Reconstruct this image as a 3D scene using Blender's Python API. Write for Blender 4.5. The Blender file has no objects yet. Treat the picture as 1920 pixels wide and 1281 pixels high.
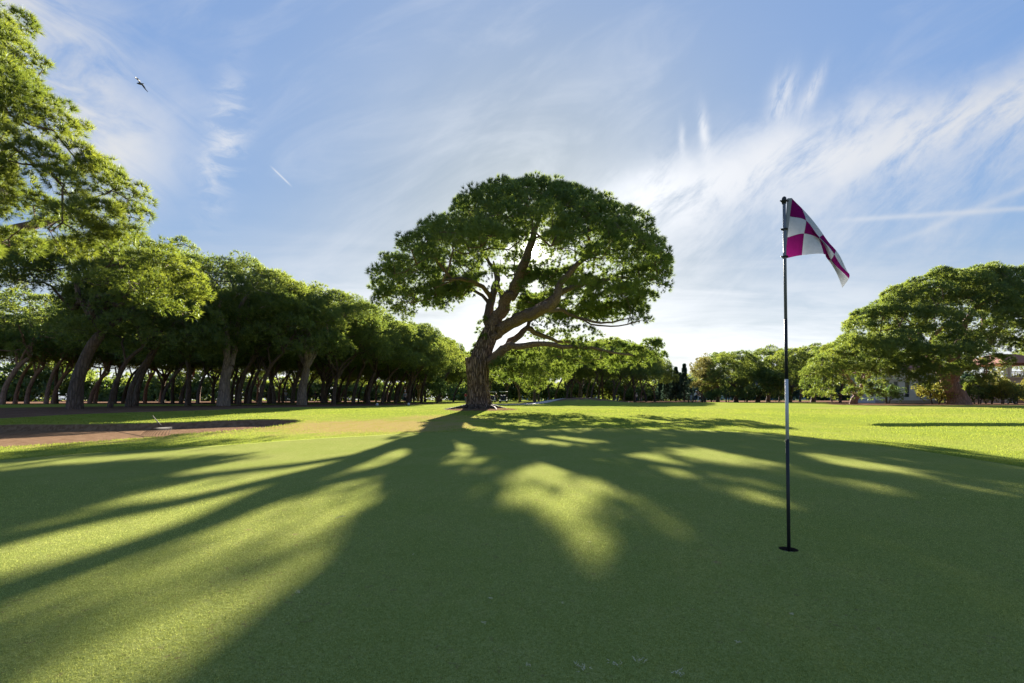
import bpy, bmesh, math, random
import numpy as np
from mathutils import Vector, Matrix

random.seed(5)
RNG = np.random.default_rng(11)
SC = bpy.context.scene
COL = SC.collection
R = math.radians

# ------------------------------------------------------------------ camera
F = 900.0            # focal length in pixels of the 1920 wide photograph
EYE = 0.93
cam_d = bpy.data.cameras.new("camera")
cam_d.sensor_width = 36.0
cam_d.lens = F / 1920 * 36
cam_d.shift_y = 109.5 / 1920
cam_d.clip_start = 0.05
cam_d.clip_end = 8000
cam = bpy.data.objects.new("camera", cam_d)
cam.location = (0, 0, EYE)
cam.rotation_euler = (R(90), 0, 0)
COL.objects.link(cam)
SC.camera = cam

# ------------------------------------------------------------------ exposure
SC.view_settings.view_transform = 'Standard'
SC.view_settings.look = 'None'
SC.view_settings.gamma = 1.0
SC.view_settings.exposure = 2.5
SC.cycles.max_bounces = 7
SC.cycles.diffuse_bounces = 3
SC.cycles.transmission_bounces = 4
SC.cycles.transparent_max_bounces = 4
SC.cycles.glossy_bounces = 2
SC.cycles.sample_clamp_indirect = 6.0

# ------------------------------------------------------------------ sun
SUN_AZ = math.atan2(37.0, F)                     # to the right of straight ahead (+Y)
SUN_EL = math.atan2(278.0, math.hypot(F, 37.0))
SUN_V = np.array([math.sin(SUN_AZ) * math.cos(SUN_EL), math.cos(SUN_AZ) * math.cos(SUN_EL), math.sin(SUN_EL)])
sun_d = bpy.data.lights.new("sun", 'SUN')
sun_d.energy = 5.0
sun_d.angle = R(0.45)
sun_d.color = (1.0, 0.93, 0.80)
sun = bpy.data.objects.new("sun", sun_d)
sun.rotation_euler = Vector(SUN_V).to_track_quat('Z', 'Y').to_euler()
sun.location = (2, 30, 60)
COL.objects.link(sun)


# ------------------------------------------------------------------ node helper
class NT:
    def __init__(self, tree):
        self.t = tree
        tree.nodes.clear()

    def n(self, kind, **kw):
        nd = self.t.nodes.new(kind)
        for k, v in kw.items():
            setattr(nd, k, v)
        return nd

    def put(self, sock, v):
        if isinstance(v, bpy.types.NodeSocket):
            self.t.links.new(v, sock)
        elif v is not None:
            sock.default_value = v

    def m(self, op, a, b=None, c=None, clamp=False):
        nd = self.n('ShaderNodeMath', operation=op, use_clamp=clamp)
        self.put(nd.inputs[0], a)
        if b is not None: self.put(nd.inputs[1], b)
        if c is not None: self.put(nd.inputs[2], c)
        return nd.outputs[0]

    def mix(self, f, a, b, blend='MIX', clamp=True):
        nd = self.n('ShaderNodeMix', data_type='RGBA', blend_type=blend, clamp_factor=clamp)
        self.put(nd.inputs[0], f)
        self.put(nd.inputs[6], a if isinstance(a, bpy.types.NodeSocket) else (*a, 1))
        self.put(nd.inputs[7], b if isinstance(b, bpy.types.NodeSocket) else (*b, 1))
        return nd.outputs[2]

    def vec(self, x, y, z=0.0):
        nd = self.n('ShaderNodeCombineXYZ')
        self.put(nd.inputs[0], x); self.put(nd.inputs[1], y); self.put(nd.inputs[2], z)
        return nd.outputs[0]

    def noise(self, vec, scale, detail=4.0, rough=0.55, dist=0.0):
        nd = self.n('ShaderNodeTexNoise')
        self.put(nd.inputs['Vector'], vec)
        nd.inputs['Scale'].default_value = scale
        nd.inputs['Detail'].default_value = detail
        nd.inputs['Roughness'].default_value = rough
        nd.inputs['Distortion'].default_value = dist
        return nd.outputs[0]

    def ramp(self, v, lo, hi, a=0.0, b=1.0):
        nd = self.n('ShaderNodeMapRange', interpolation_type='SMOOTHSTEP')
        self.put(nd.inputs[0], v)
        for k, x in enumerate((lo, hi, a, b)):
            nd.inputs[k + 1].default_value = x
        return nd.outputs[0]

    def gauss(self, v, c, w):
        d = self.m('DIVIDE', self.m('SUBTRACT', v, c), w)
        return self.m('POWER', math.e, self.m('MULTIPLY', self.m('MULTIPLY', d, d), -1.0))


# ------------------------------------------------------------------ world: Nishita sky with thin cirrus mixed in
world = bpy.data.worlds.new("World")
SC.world = world
world.use_nodes = True
w = NT(world.node_tree)
out = w.n('ShaderNodeOutputWorld')
bg = w.n('ShaderNodeBackground')
w.t.links.new(bg.outputs[0], out.inputs[0])
sky = w.n('ShaderNodeTexSky', sky_type='NISHITA')
sky.sun_disc = False
sky.sun_elevation = SUN_EL
sky.sun_rotation = SUN_AZ
sky.altitude = 50
sky.air_density = 1.0
sky.dust_density = 1.2
sky.ozone_density = 2.0
tc = w.n('ShaderNodeTexCoord')
sep = w.n('ShaderNodeSeparateXYZ')
w.t.links.new(tc.outputs['Generated'], sep.inputs[0])
sx, sy, sz = sep.outputs
yc = w.m('MAXIMUM', w.m('ABSOLUTE', sy), 0.15)
u = w.m('DIVIDE', sx, yc)
v = w.m('DIVIDE', w.m('MAXIMUM', sz, 0.0), yc)


def rot(a, cx=0.0, cy=0.0):
    ca, sa = math.cos(a), math.sin(a)
    du, dv = w.m('SUBTRACT', u, cx), w.m('SUBTRACT', v, cy)
    p = w.m('ADD', w.m('MULTIPLY', du, ca), w.m('MULTIPLY', dv, sa))
    q = w.m('SUBTRACT', w.m('MULTIPLY', dv, ca), w.m('MULTIPLY', du, sa))
    return p, q


def streak(a, along, across, scale, detail=6, rough=0.6, dist=0.6, off=0.0):
    p, q = rot(a)
    return w.noise(w.vec(w.m('MULTIPLY', p, along), w.m('MULTIPLY', q, across), off), scale, detail, rough, dist)


def mul(*a):
    r = a[0]
    for x in a[1:]:
        r = w.m('MULTIPLY', r, x)
    return r


# warp so the masks get feathery rims
wp = w.m('MULTIPLY', w.m('SUBTRACT', w.noise(w.vec(u, v, 3.0), 3.0, 5, 0.6), 0.5), 0.22)
# 1 wide feathered band on the right
p1, q1 = rot(math.atan(0.259), 0.2, 0.385)
q1 = w.m('ADD', q1, wp)
s1 = streak(R(42), 1.0, 2.8, 5.0, 8, 0.66, 0.35, 1.0)
band = mul(0.88, w.gauss(q1, 0.0, 0.080), w.ramp(p1, -0.12, 0.10), w.ramp(p1, 2.0, 0.75, 0.45, 1.0), w.ramp(s1, 0.22, 0.56))
under = mul(w.gauss(q1, -0.12, 0.13), w.ramp(p1, -0.1, 0.2), w.ramp(s1, 0.3, 0.8), 0.55)
# 2 pale bank at the upper left
p2, q2 = rot(R(-49), -0.93, 0.68)
q2 = w.m('ADD', q2, wp)
s2 = streak(R(-30), 1.0, 3.5, 3.2, 7, 0.6, 0.8, 5.0)
bank = mul(w.gauss(q2, -0.02, 0.15), w.ramp(p2, 0.42, 0.18), w.ramp(s2, 0.22, 0.60), 0.95)
# 3 rippled column
p3, q3 = rot(R(80), -0.6, 0.53)
s3 = w.noise(w.vec(w.m('MULTIPLY', p3, 2.2), w.m('MULTIPLY', q3, 1.0), 8.0), 14, 5, 0.6, 0.8)
colm = mul(w.gauss(w.m('ADD', q3, w.m('MULTIPLY', wp, 0.35)), 0.0, 0.04), w.gauss(p3, 0.0, 0.13), w.ramp(s3, 0.32, 0.7), 0.75)
# 4 plumes
s5 = streak(R(72), 0.9, 3.4, 12.0, 6, 0.65, 0.3, 12.0)
pl = None
for (a, cu, cv, l, wd, am) in ((R(-84), 0.40, 0.555, 0.050, 0.010, 0.75), (R(-88), 0.352, 0.540, 0.035, 0.007, 0.45),
                               (R(78), 0.565, 0.635, 0.055, 0.022, 0.6), (R(66), 0.625, 0.645, 0.055, 0.014, 0.6),
                               (R(75), 0.57, 0.56, 0.08, 0.04, 0.25)):
    p, q = rot(a, cu, cv)
    q = w.m('ADD', q, w.m('MULTIPLY', wp, 0.22))
    g = mul(w.gauss(p, 0.0, l), w.gauss(q, 0.0, wd), am)
    pl = g if pl is None else w.m('ADD', pl, g)
plume = mul(pl, w.ramp(s5, 0.25, 0.58))
# 5 central veil, low horizontal layers
s6 = streak(R(48), 1.0, 1.8, 2.0, 6, 0.55, 0.5, 20.0)
veil = mul(w.gauss(u, -0.05, 0.42), w.gauss(v, 0.46, 0.20), w.ramp(s6, 0.36, 0.80), 0.34)
s7 = w.noise(w.vec(w.m('MULTIPLY', u, 1.3), w.m('MULTIPLY', v, 9.0), 30.0), 2.3, 6, 0.6, 0.4)
low = w.m('MULTIPLY', w.ramp(v, 0.46, 0.04), w.m('ADD', mul(w.ramp(s7, 0.25, 0.70), 0.55), 0.38))
s8 = streak(R(25), 1.0, 3.0, 2.4, 6, 0.6, 0.6, 41.0)
wisp = w.m('ADD', mul(w.ramp(s8, 0.45, 0.80), 0.2), 0.06)
# 6 thin lines: long streak on the right and a short vapour trail
p8, q8 = rot(R(3.5), 0.86, 0.385)
q8 = w.m('ADD', q8, w.m('MULTIPLY', wp, 0.06))
line = mul(w.gauss(q8, 0.0, 0.006), w.ramp(p8, -0.24, -0.1), 0.42)
p9, q9 = rot(R(22), 0.9, 0.37)
line2 = mul(w.gauss(w.m('ADD', q9, w.m('MULTIPLY', wp, 0.08)), 0.0, 0.008), w.ramp(p9, -0.2, -0.05), 0.3)
pa, qa = rot(R(-44), -0.481, 0.466)
trail = mul(w.gauss(qa, 0.0, 0.0016), w.ramp(w.m('ABSOLUTE', pa), 0.036, 0.012), 0.6)
cl = band
for x in (under, bank, colm, plume, veil, low, wisp, line, line2, trail):
    cl = w.m('SUBTRACT', w.m('ADD', cl, x), w.m('MULTIPLY', cl, x))
cl = w.m('MULTIPLY', cl, w.ramp(sy, -0.3, 0.2, 0.6, 1.0))
# brightness of the cloud follows the angle to the sun (forward scattering)
dot = w.n('ShaderNodeVectorMath', operation='DOT_PRODUCT')
nrm = w.n('ShaderNodeVectorMath', operation='NORMALIZE')
w.t.links.new(tc.outputs['Generated'], nrm.inputs[0])
w.t.links.new(nrm.outputs[0], dot.inputs[0])
dot.inputs[1].default_value = tuple(SUN_V)
cosg = w.m('MAXIMUM', dot.outputs['Value'], 0.0)
g1 = w.m('POWER', cosg, 5.0)
g2 = w.m('POWER', cosg, 60.0)
g3 = w.m('POWER', cosg, 1800.0)
g4 = w.m('POWER', cosg, 60000.0)
SKY_S = 0.112
cb = w.m('ADD', w.m('ADD', w.m('ADD', 1.05, w.m('MULTIPLY', w.ramp(v, 0.34, 0.0), 0.75)), w.m('MULTIPLY', g1, 0.6)), w.m('MULTIPLY', g2, 0.8))
cloudcol = w.mix(1.0, (1.0, 1.02, 1.06), w.vec(cb, cb, cb), 'MULTIPLY')
# soften the huge aureole of the model sky so that the blue survives round it
lum = w.n('ShaderNodeRGBToBW'); w.t.links.new(sky.outputs[0], lum.inputs[0])
den = w.m('DIVIDE', 1.0, w.m('ADD', 1.0, w.m('MULTIPLY', lum.outputs[0], 0.62)))
base = w.mix(1.0, w.mix(1.0, sky.outputs[0], (0.45, 0.58, 0.73), 'MULTIPLY'), w.vec(den, den, den), 'MULTIPLY')
mixed = w.mix(cl, base, cloudcol)
gl = w.m('ADD', w.m('MULTIPLY', g3, 4.0), w.m('MULTIPLY', g4, 300.0))
gl = w.m('ADD', gl, w.m('MULTIPLY', g2, 0.12))
glow = w.mix(1.0, (1.0, 0.95, 0.85), w.vec(gl, gl, gl), 'MULTIPLY')
total = w.mix(1.0, mixed, glow, 'ADD')
w.t.links.new(total, bg.inputs[0])
bg.inputs[1].default_value = SKY_S


# ------------------------------------------------------------------ object helpers
def tag(o, label=None, cat=None, group=None, kind=None):
    if label: o['label'] = label
    if cat: o['category'] = cat
    if group: o['group'] = group
    if kind: o['kind'] = kind
    return o


def thing(name, label, cat, loc=(0, 0, 0), rz=0.0, group=None):
    o = bpy.data.objects.new(name, None)
    o.empty_display_size = 0.3
    COL.objects.link(o)
    o.location = loc
    o.rotation_euler = (0, 0, rz)
    return tag(o, label, cat, group)


def mobj(name, verts, faces, mat, parent=None, smooth=False, mats=None, fm=None):
    me = bpy.data.meshes.new(name)
    me.from_pydata([tuple(map(float, p)) for p in verts], [], [tuple(map(int, f)) for f in faces])
    if mats:
        for m_ in mats: me.materials.append(m_)
        if fm is not None: me.polygons.foreach_set('material_index', np.array(fm, dtype=np.int32))
    elif mat:
        me.materials.append(mat)
    if smooth:
        me.polygons.foreach_set('use_smooth', np.ones(len(me.polygons), dtype=bool))
    me.update()
    o = bpy.data.objects.new(name, me)
    COL.objects.link(o)
    if parent: o.parent = parent
    return o


def tri_mesh(name, co, mat, var=None, parent=None):
    """co: (n*3,3) triangle soup"""
    n = len(co) // 3
    me = bpy.data.meshes.new(name)
    me.vertices.add(n * 3)
    me.vertices.foreach_set('co', np.ascontiguousarray(co, dtype=np.float32).ravel())
    me.loops.add(n * 3)
    me.loops.foreach_set('vertex_index', np.arange(n * 3, dtype=np.int32))
    me.polygons.add(n)
    me.polygons.foreach_set('loop_start', np.arange(0, n * 3, 3, dtype=np.int32))
    me.update(calc_edges=True)
    if var is not None:
        at = me.attributes.new('var', 'FLOAT', 'POINT')
        at.data.foreach_set('value', np.ascontiguousarray(var, dtype=np.float32))
    me.materials.append(mat)
    o = bpy.data.objects.new(name, me)
    COL.objects.link(o)
    if parent: o.parent = parent
    return o


class MB:
    """collects shapes for one mesh"""
    def __init__(self):
        self.v = []; self.f = []

    def add(self, vs, fs):
        b = len(self.v)
        self.v += [tuple(p) for p in vs]
        self.f += [tuple(i + b for i in q) for q in fs]
        return self

    def tube(self, pts, rad, k=8, cap=True, rough=0.0, seed=0):
        pts = [np.array(p, float) for p in pts]
        n = len(pts)
        if not hasattr(rad, '__len__'): rad = [rad] * n
        rg = np.random.default_rng(seed)
        lob = 1 + rough * rg.normal(size=k)
        vs = []; fs = []
        t0 = pts[1] - pts[0]; t0 /= np.linalg.norm(t0) + 1e-9
        a = np.array([0, 0, 1.0]) if abs(t0[2]) < 0.9 else np.array([1.0, 0, 0])
        u_ = np.cross(t0, a); u_ /= np.linalg.norm(u_)
        for i in range(n):
            t = pts[min(i + 1, n - 1)] - pts[max(i - 1, 0)]
            t /= np.linalg.norm(t) + 1e-9
            u_ = u_ - t * np.dot(u_, t); u_ /= np.linalg.norm(u_) + 1e-9
            w_ = np.cross(t, u_)
            for j in range(k):
                an = 2 * math.pi * j / k
                rr = rad[i] * lob[j] * (1 + (rough * 0.5 * rg.normal() if rough else 0))
                vs.append(pts[i] + rr * (math.cos(an) * u_ + math.sin(an) * w_))
        for i in range(n - 1):
            for j in range(k):
                a_, b_ = i * k + j, i * k + (j + 1) % k
                fs.append((a_, b_, b_ + k, a_ + k))
        if cap:
            fs.append(tuple(range(k))[::-1]); fs.append(tuple(range((n - 1) * k, n * k)))
        return self.add(vs, fs)

    def box(self, x0, x1, y0, y1, z0, z1):
        vs = [(x, y, z) for z in (z0, z1) for y in (y0, y1) for x in (x0, x1)]
        fs = [(0, 2, 3, 1), (4, 5, 7, 6), (0, 1, 5, 4), (2, 6, 7, 3), (0, 4, 6, 2), (1, 3, 7, 5)]
        return self.add(vs, fs)

    def lathe(self, prof, k=24, c=(0, 0, 0), axis='z'):
        vs = []; fs = []
        for (r, h) in prof:
            for j in range(k):
                a = 2 * math.pi * j / k
                p = (r * math.cos(a), r * math.sin(a), h)
                if axis == 'x': p = (p[2], p[0], p[1])
                if axis == 'y': p = (p[0], p[2], p[1])
                vs.append((p[0] + c[0], p[1] + c[1], p[2] + c[2]))
        for i in range(len(prof) - 1):
            for j in range(k):
                a_, b_ = i * k + j, i * k + (j + 1) % k
                fs.append((a_, b_, b_ + k, a_ + k))
        fs.append(tuple(range(k))[::-1]); fs.append(tuple(range((len(prof) - 1) * k, len(prof) * k)))
        return self.add(vs, fs)

    def build(self, name, mat, parent=None, smooth=False, bevel=0.0):
        o = mobj(name, self.v, self.f, mat, parent, smooth)
        if bevel:
            b = o.modifiers.new('bevel', 'BEVEL'); b.width = bevel; b.segments = 2; b.limit_method = 'ANGLE'
        return o


def copy_tree(o, parent=None):
    c = o.copy(); COL.objects.link(c); c.parent = parent
    for ch in o.children:
        copy_tree(ch, c)
    return c


# ------------------------------------------------------------------ materials
def mat(name):
    m_ = bpy.data.materials.new(name); m_.use_nodes = True
    return m_, NT(m_.node_tree)


def finish(t, shader, m_):
    o = t.n('ShaderNodeOutputMaterial')
    t.t.links.new(shader, o.inputs[0])
    return m_


def plain(name, col, rough=0.6, metal=0.0, var=0.12, scale=20.0, bump=0.0):
    m_, t = mat(name)
    b = t.n('ShaderNodeBsdfPrincipled')
    tcn = t.n('ShaderNodeTexCoord')
    nz = t.noise(tcn.outputs['Object'], scale, 4, 0.6)
    c2 = tuple(max(0, c * (1 - 2 * var)) for c in col)
    t.put(b.inputs['Base Color'], t.mix(nz, c2, tuple(min(1, c * (1 + var)) for c in col)))
    b.inputs['Roughness'].default_value = rough
    b.inputs['Metallic'].default_value = metal
    if bump:
        bn = t.n('ShaderNodeBump'); bn.inputs['Strength'].default_value = bump; bn.inputs['Distance'].default_value = 0.02
        t.t.links.new(nz, bn.inputs['Height']); t.t.links.new(bn.outputs[0], b.inputs['Normal'])
    return finish(t, b.outputs[0], m_)


def foliage(name, dark, light, tr=0.42, tcol=1.25, tint=(1.0, 1.0, 1.0), gloss=0.035):
    m_, t = mat(name)
    at = t.n('ShaderNodeAttribute', attribute_name='var')
    col = t.mix(at.outputs['Fac'], dark, light)
    df = t.n('ShaderNodeBsdfDiffuse'); tl = t.n('ShaderNodeBsdfTranslucent')
    t.put(df.inputs[0], col)
    t.put(tl.inputs[0], t.mix(1.0, col, tuple(tcol * x for x in tint), 'MULTIPLY', True))
    mx = t.n('ShaderNodeMixShader'); mx.inputs[0].default_value = tr
    t.t.links.new(df.outputs[0], mx.inputs[1]); t.t.links.new(tl.outputs[0], mx.inputs[2])
    gl_ = t.n('ShaderNodeBsdfGlossy'); gl_.inputs['Roughness'].default_value = 0.45
    gl_.inputs[0].default_value = (0.9, 1.0, 0.9, 1)
    mx2 = t.n('ShaderNodeMixShader'); mx2.inputs[0].default_value = gloss
    t.t.links.new(mx.outputs[0], mx2.inputs[1]); t.t.links.new(gl_.outputs[0], mx2.inputs[2])
    return finish(t, mx2.outputs[0], m_)


def bark(name, a, b, c, vs=(7, 7, 1.3), dist=0.05, crack=0.4):
    m_, t = mat(name)
    tcn = t.n('ShaderNodeTexCoord')
    mp = t.n('ShaderNodeMapping'); mp.inputs['Scale'].default_value = vs
    t.t.links.new(tcn.outputs['Object'], mp.inputs[0])
    nz = t.noise(mp.outputs[0], 1.0, 8, 0.65, 0.8)
    vo = t.n('ShaderNodeTexVoronoi', feature='DISTANCE_TO_EDGE'); vo.inputs['Scale'].default_value = 1.2
    t.t.links.new(mp.outputs[0], vo.inputs['Vector'])
    e = t.ramp(vo.outputs['Distance'], 0.0, 0.22)
    big = t.noise(tcn.outputs['Object'], 0.7, 3, 0.5)
    col = t.mix(t.ramp(nz, 0.35, 0.65), a, b)
    col = t.mix(t.ramp(big, 0.4, 0.7), col, c)
    col = t.mix(t.m('MULTIPLY', t.m('SUBTRACT', 1.0, e), crack), col, tuple(x * 0.35 for x in a))
    bs = t.n('ShaderNodeBsdfPrincipled'); t.put(bs.inputs['Base Color'], col)
    bs.inputs['Roughness'].default_value = 0.9
    bs.inputs['Specular IOR Level'].default_value = 0.2
    bn = t.n('ShaderNodeBump'); bn.inputs['Strength'].default_value = 1.0; bn.inputs['Distance'].default_value = dist
    t.put(bn.inputs['Height'], t.m('ADD', t.m('MULTIPLY', e, 0.8), t.m('MULTIPLY', nz, 0.8)))
    t.t.links.new(bn.outputs[0], bs.inputs['Normal'])
    return finish(t, bs.outputs[0], m_)


M_NEEDLE = foliage("pine needles", (0.052, 0.096, 0.028), (0.140, 0.190, 0.052), 0.44, 1.7, (1.25, 1.1, 0.5))
M_NEEDLE_NEAR = foliage("near pine needles", (0.048, 0.080, 0.020), (0.135, 0.165, 0.036), 0.48, 1.9, (1.3, 1.15, 0.5))  # yellower, more translucent needles for the two nearest left pines
M_NEEDLE_FAR = foliage("wood pine needles", (0.046, 0.082, 0.030), (0.150, 0.188, 0.055), 0.46, 1.9, (1.3, 1.15, 0.5))
M_AUTUMN = foliage("autumn leaves", (0.15, 0.13, 0.04), (0.28, 0.26, 0.07), 0.45, 1.2)
M_YELLOW = foliage("yellow green leaves", (0.12, 0.15, 0.03), (0.36, 0.30, 0.05), 0.45, 1.2)
M_BUSH = foliage("bush leaves", (0.06, 0.12, 0.03), (0.16, 0.22, 0.06), 0.4, 1.2)
M_CYP = foliage("cypress leaves", (0.035, 0.065, 0.045), (0.06, 0.10, 0.06), 0.3, 1.1)
M_DEAD = foliage("dry needles", (0.50, 0.42, 0.28), (0.78, 0.70, 0.52), 0.2, 1.0, (1, 1, 1), 0.0)
M_BARK = bark("old pine bark", (0.13, 0.085, 0.065), (0.34, 0.25, 0.20), (0.26, 0.18, 0.15), (8, 8, 1.1), 0.12, 0.9)
M_LIMB = bark("pine limb bark", (0.13, 0.085, 0.065), (0.23, 0.165, 0.13), (0.17, 0.125, 0.10), (7, 7, 7), 0.03)
M_BARK_LIT = bark("sky lit pine bark", (0.20, 0.155, 0.13), (0.34, 0.27, 0.235), (0.27, 0.21, 0.18), (6, 6, 1.4), 0.05)  # paler bark colour stands in for sky light on the forked pines
M_BARK2 = bark("wood pine bark", (0.085, 0.062, 0.052), (0.17, 0.125, 0.105), (0.15, 0.10, 0.08), (6, 6, 1.4), 0.05)
M_BARK3 = bark("reddish pine bark", (0.22, 0.125, 0.095), (0.36, 0.22, 0.175), (0.29, 0.17, 0.14), (5, 5, 1.4), 0.04)
M_CUT = plain("sawn wood", (0.30, 0.22, 0.16), 0.85, var=0.25, scale=6, bump=0.5)

# ------------------------------------------------------------------ terrain
_PY = np.array([-50, 10, 14, 20, 30, 50, 100, 200, 400, 9000.0])
_PZ = np.array([0, 0, 0.03, 0.15, 0.34, 0.38, 0.50, 0.78, 0.88, 0.90])


def sstep(x, a, b):
    t = np.clip((x - a) / (b - a), 0, 1)
    return t * t * (3 - 2 * t)


def base_z(x, y):
    z = np.interp(y, _PY, _PZ)
    far = sstep(y, 16, 36)
    z = z + 0.12 * sstep(-x, 11, 22) * far * sstep(-y, -120, -60) + 0.13 * sstep(x, 16, 30) * far * sstep(-y, -120, -60)
    return z


def ginv(px, py):
    """photo pixel -> point on the undisturbed ground"""
    k, s = (px - 960) / F, (py - 750) / F
    ys = np.exp(np.linspace(math.log(1.2), math.log(600), 4000))
    g = EYE - base_z(k * ys, ys) - s * ys
    i = int(np.argmax(g < 0)) if (g < 0).any() else len(ys) - 1
    return k * ys[i], ys[i]


def pix(px, py, y):
    """a point at depth y seen at the photo pixel"""
    return np.array([(px - 960) / F * y, y, EYE + (750 - py) / F * y])


def inpoly(x, y, poly):
    x = np.asarray(x); y = np.asarray(y)
    c = np.zeros(x.shape, bool)
    n = len(poly)
    for i in range(n):
        x1, y1 = poly[i]; x2, y2 = poly[(i + 1) % n]
        if y1 == y2: continue
        t = ((y1 > y) != (y2 > y)) & (x < (x2 - x1) * (y - y1) / (y2 - y1) + x1)
        c ^= t
    return c


def pdist(x, y, poly):
    """signed distance, positive inside"""
    x = np.asarray(x, float); y = np.asarray(y, float)
    d = np.full(x.shape, 1e9)
    n = len(poly)
    for i in range(n):
        ax, ay = poly[i]; bx, by = poly[(i + 1) % n]
        L2 = (bx - ax) ** 2 + (by - ay) ** 2 + 1e-12
        t = np.clip(((x - ax) * (bx - ax) + (y - ay) * (by - ay)) / L2, 0, 1)
        d = np.minimum(d, np.hypot(x - ax - t * (bx - ax), y - ay - t * (by - ay)))
    return np.where(inpoly(x, y, poly), d, -d)


def smooth_poly(p, it=3):
    p = [np.array(q, float) for q in p]
    for _ in range(it):
        q = []
        for i in range(len(p)):
            a, b = p[i], p[(i + 1) % len(p)]
            q += [a * 0.75 + b * 0.25, a * 0.25 + b * 0.75]
        p = q
    return [tuple(a) for a in p]


GREEN = smooth_poly([(-7.9, 6.2), (-7.9, 7.3), (-7.3, 8.3), (-5.9, 9.6), (-4.6, 11.3), (-2.4, 13.2), (0.7, 14.6), (4.0, 14.8), (6.6, 13.4), (7.3, 11.4), (7.4, 9.8),
                     (7.3, 8.1), (6.8, 6.0), (6.2, 3.5), (5.2, 0.5), (3, -2.5), (-1, -4), (-5, -2.6), (-7.3, 1.0), (-8.0, 4.0)], 2)
BUNK = smooth_poly([ginv(*p) for p in ((-260, 856), (0, 839), (150, 830), (290, 820), (400, 813), (490, 805), (545, 797), (573, 790),
                                       (500, 788), (420, 790), (300, 795), (150, 797), (0, 797), (-250, 806))], 1)
BX = np.array([p[0] for p in BUNK]); BYs = np.array([p[1] for p in BUNK])
# bare, needle-strewn ground under the left wood
LITTER1 = [ginv(*p) for p in ((-900, 800), (-300, 792), (0, 785), (120, 778), (250, 773), (420, 768), (640, 763), (760, 759.5), (830, 757), (850, 756),
                              (800, 755.5), (650, 757), (500, 759), (330, 760.5), (200, 762), (0, 765), (-300, 768), (-900, 772))]
MOUND_C = (9.0, 62.0)


def mound(x, y):
    d2 = ((x - MOUND_C[0]) / 6.2) ** 2 + ((y - MOUND_C[1]) / 6.0) ** 2
    return 0.85 * np.exp(-d2 * 1.3)


TREE_XY = (-2.05, 30.0)


def terrain(x, y, carve=True):
    x = np.asarray(x, float); y = np.asarray(y, float)
    z = base_z(x, y) + mound(x, y)
    # gentle swell round the old tree
    z = z + 0.10 * np.exp(-(((x - TREE_XY[0]) / 2.6) ** 2 + ((y - TREE_XY[1]) / 2.2) ** 2))
    # right: a low turf bank facing the camera
    edge = 16.2 + 0.25 * np.sin(x * 0.5) + 0.05 * np.sin(x * 3.1)
    fx = sstep(x, 11.8, 12.6)
    z = z + 0.06 * fx * sstep(y, edge - 0.02, edge + 0.10) * sstep(-y, -26, -17.5)
    z = z - 0.04 * fx * sstep(y, edge - 2.5, edge) * (y < edge + 0.02)
    # big soft rolls
    z = z + 0.03 * np.sin(x * 0.35 + 1.0) * np.sin(y * 0.22) * sstep(y, 15, 25) * sstep(-y, -90, -50)
    # bunker
    d = pdist(x, y, BUNK)
    fy = np.interp(x, [-16, -12, -9, -7, -6], [16.0, 17.0, 17.8, 18.3, 18.6])
    ny = np.interp(x, [-16, -9.5, -8, -6], [8.0, 9.6, 12.5, 18.0])
    t = np.clip((y - ny) / np.maximum(fy - ny, 0.5), 0, 1)
    z = z - sstep(d, 0.0, 0.22) * (0.05 + 0.15 * t)
    # small lip
    z = z + 0.05 * np.exp(-((d + 0.12) / 0.12) ** 2) * (y > 12)
    if carve:
        g = pdist(x, y, GREEN)
        z = np.where(g > 0.25, z - 0.16, z)
    return z


def gz(x, y):
    return float(terrain(np.array([x]), np.array([y]), False)[0])


def axis(segs):
    a = []
    for (s, e, d) in segs:
        a += list(np.arange(s, e, d))
    return a


ys = axis([(-14, 1, 0.5), (1, 15.5, 0.14), (15.5, 19, 0.045), (19, 26, 0.14)])
d = 0.16
yv = ys[-1]
while yv < 5000:
    yv += d; d *= 1.035; ys.append(yv)
xs = axis([(-17, 17, 0.17)])
d = 0.2
xv = xs[-1]; rr_ = []
while xv < 4000:
    xv += d; d *= 1.06; rr_.append(xv)
xs = [-a for a in rr_[::-1]] + xs + rr_
GX, GY = np.meshgrid(xs, ys)
GZ = terrain(GX, GY)
nx, ny_ = len(xs), len(ys)
gv = np.stack([GX.ravel(), GY.ravel(), GZ.ravel()], 1)
ii = np.arange(nx * ny_).reshape(ny_, nx)
quads = np.stack([ii[:-1, :-1], ii[:-1, 1:], ii[1:, 1:], ii[1:, :-1]], -1).reshape(-1, 4)
me = bpy.data.meshes.new('ground')
me.vertices.add(len(gv)); me.vertices.foreach_set('co', gv.astype(np.float32).ravel())
me.loops.add(quads.size); me.loops.foreach_set('vertex_index', quads.astype(np.int32).ravel())
me.polygons.add(len(quads)); me.polygons.foreach_set('loop_start', np.arange(0, quads.size, 4, dtype=np.int32))
me.update(calc_edges=True)
me.polygons.foreach_set('use_smooth', np.ones(len(quads), dtype=bool))
X, Y = gv[:, 0], gv[:, 1]
lit = np.clip(0.5 + pdist(X, Y, LITTER1) / 1.2, 0, 1)
wood_l = sstep(-X, 24, 29) * sstep(Y, 46, 52) * (1 - sstep(Y, 160, 200))
wood_c = np.exp(-(((X - 10) / 9.5) ** 2 + ((Y - 64) / 6.5) ** 2) * 0.9)
wood_c = np.maximum(wood_c, np.exp(-(((X - 4) / 7) ** 2 + ((Y - 62) / 4) ** 2)))
tree_r = np.exp(-(((X - TREE_XY[0] - 0.1) / 2.3) ** 2 + ((Y - TREE_XY[1] + 0.9) / 2.0) ** 2)) * 1.25
right_l = sstep(X, 28, 34) * np.exp(-((Y - 43.0 - 0.03 * (X - 40)) / 4.6) ** 2) * 1.3
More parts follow.
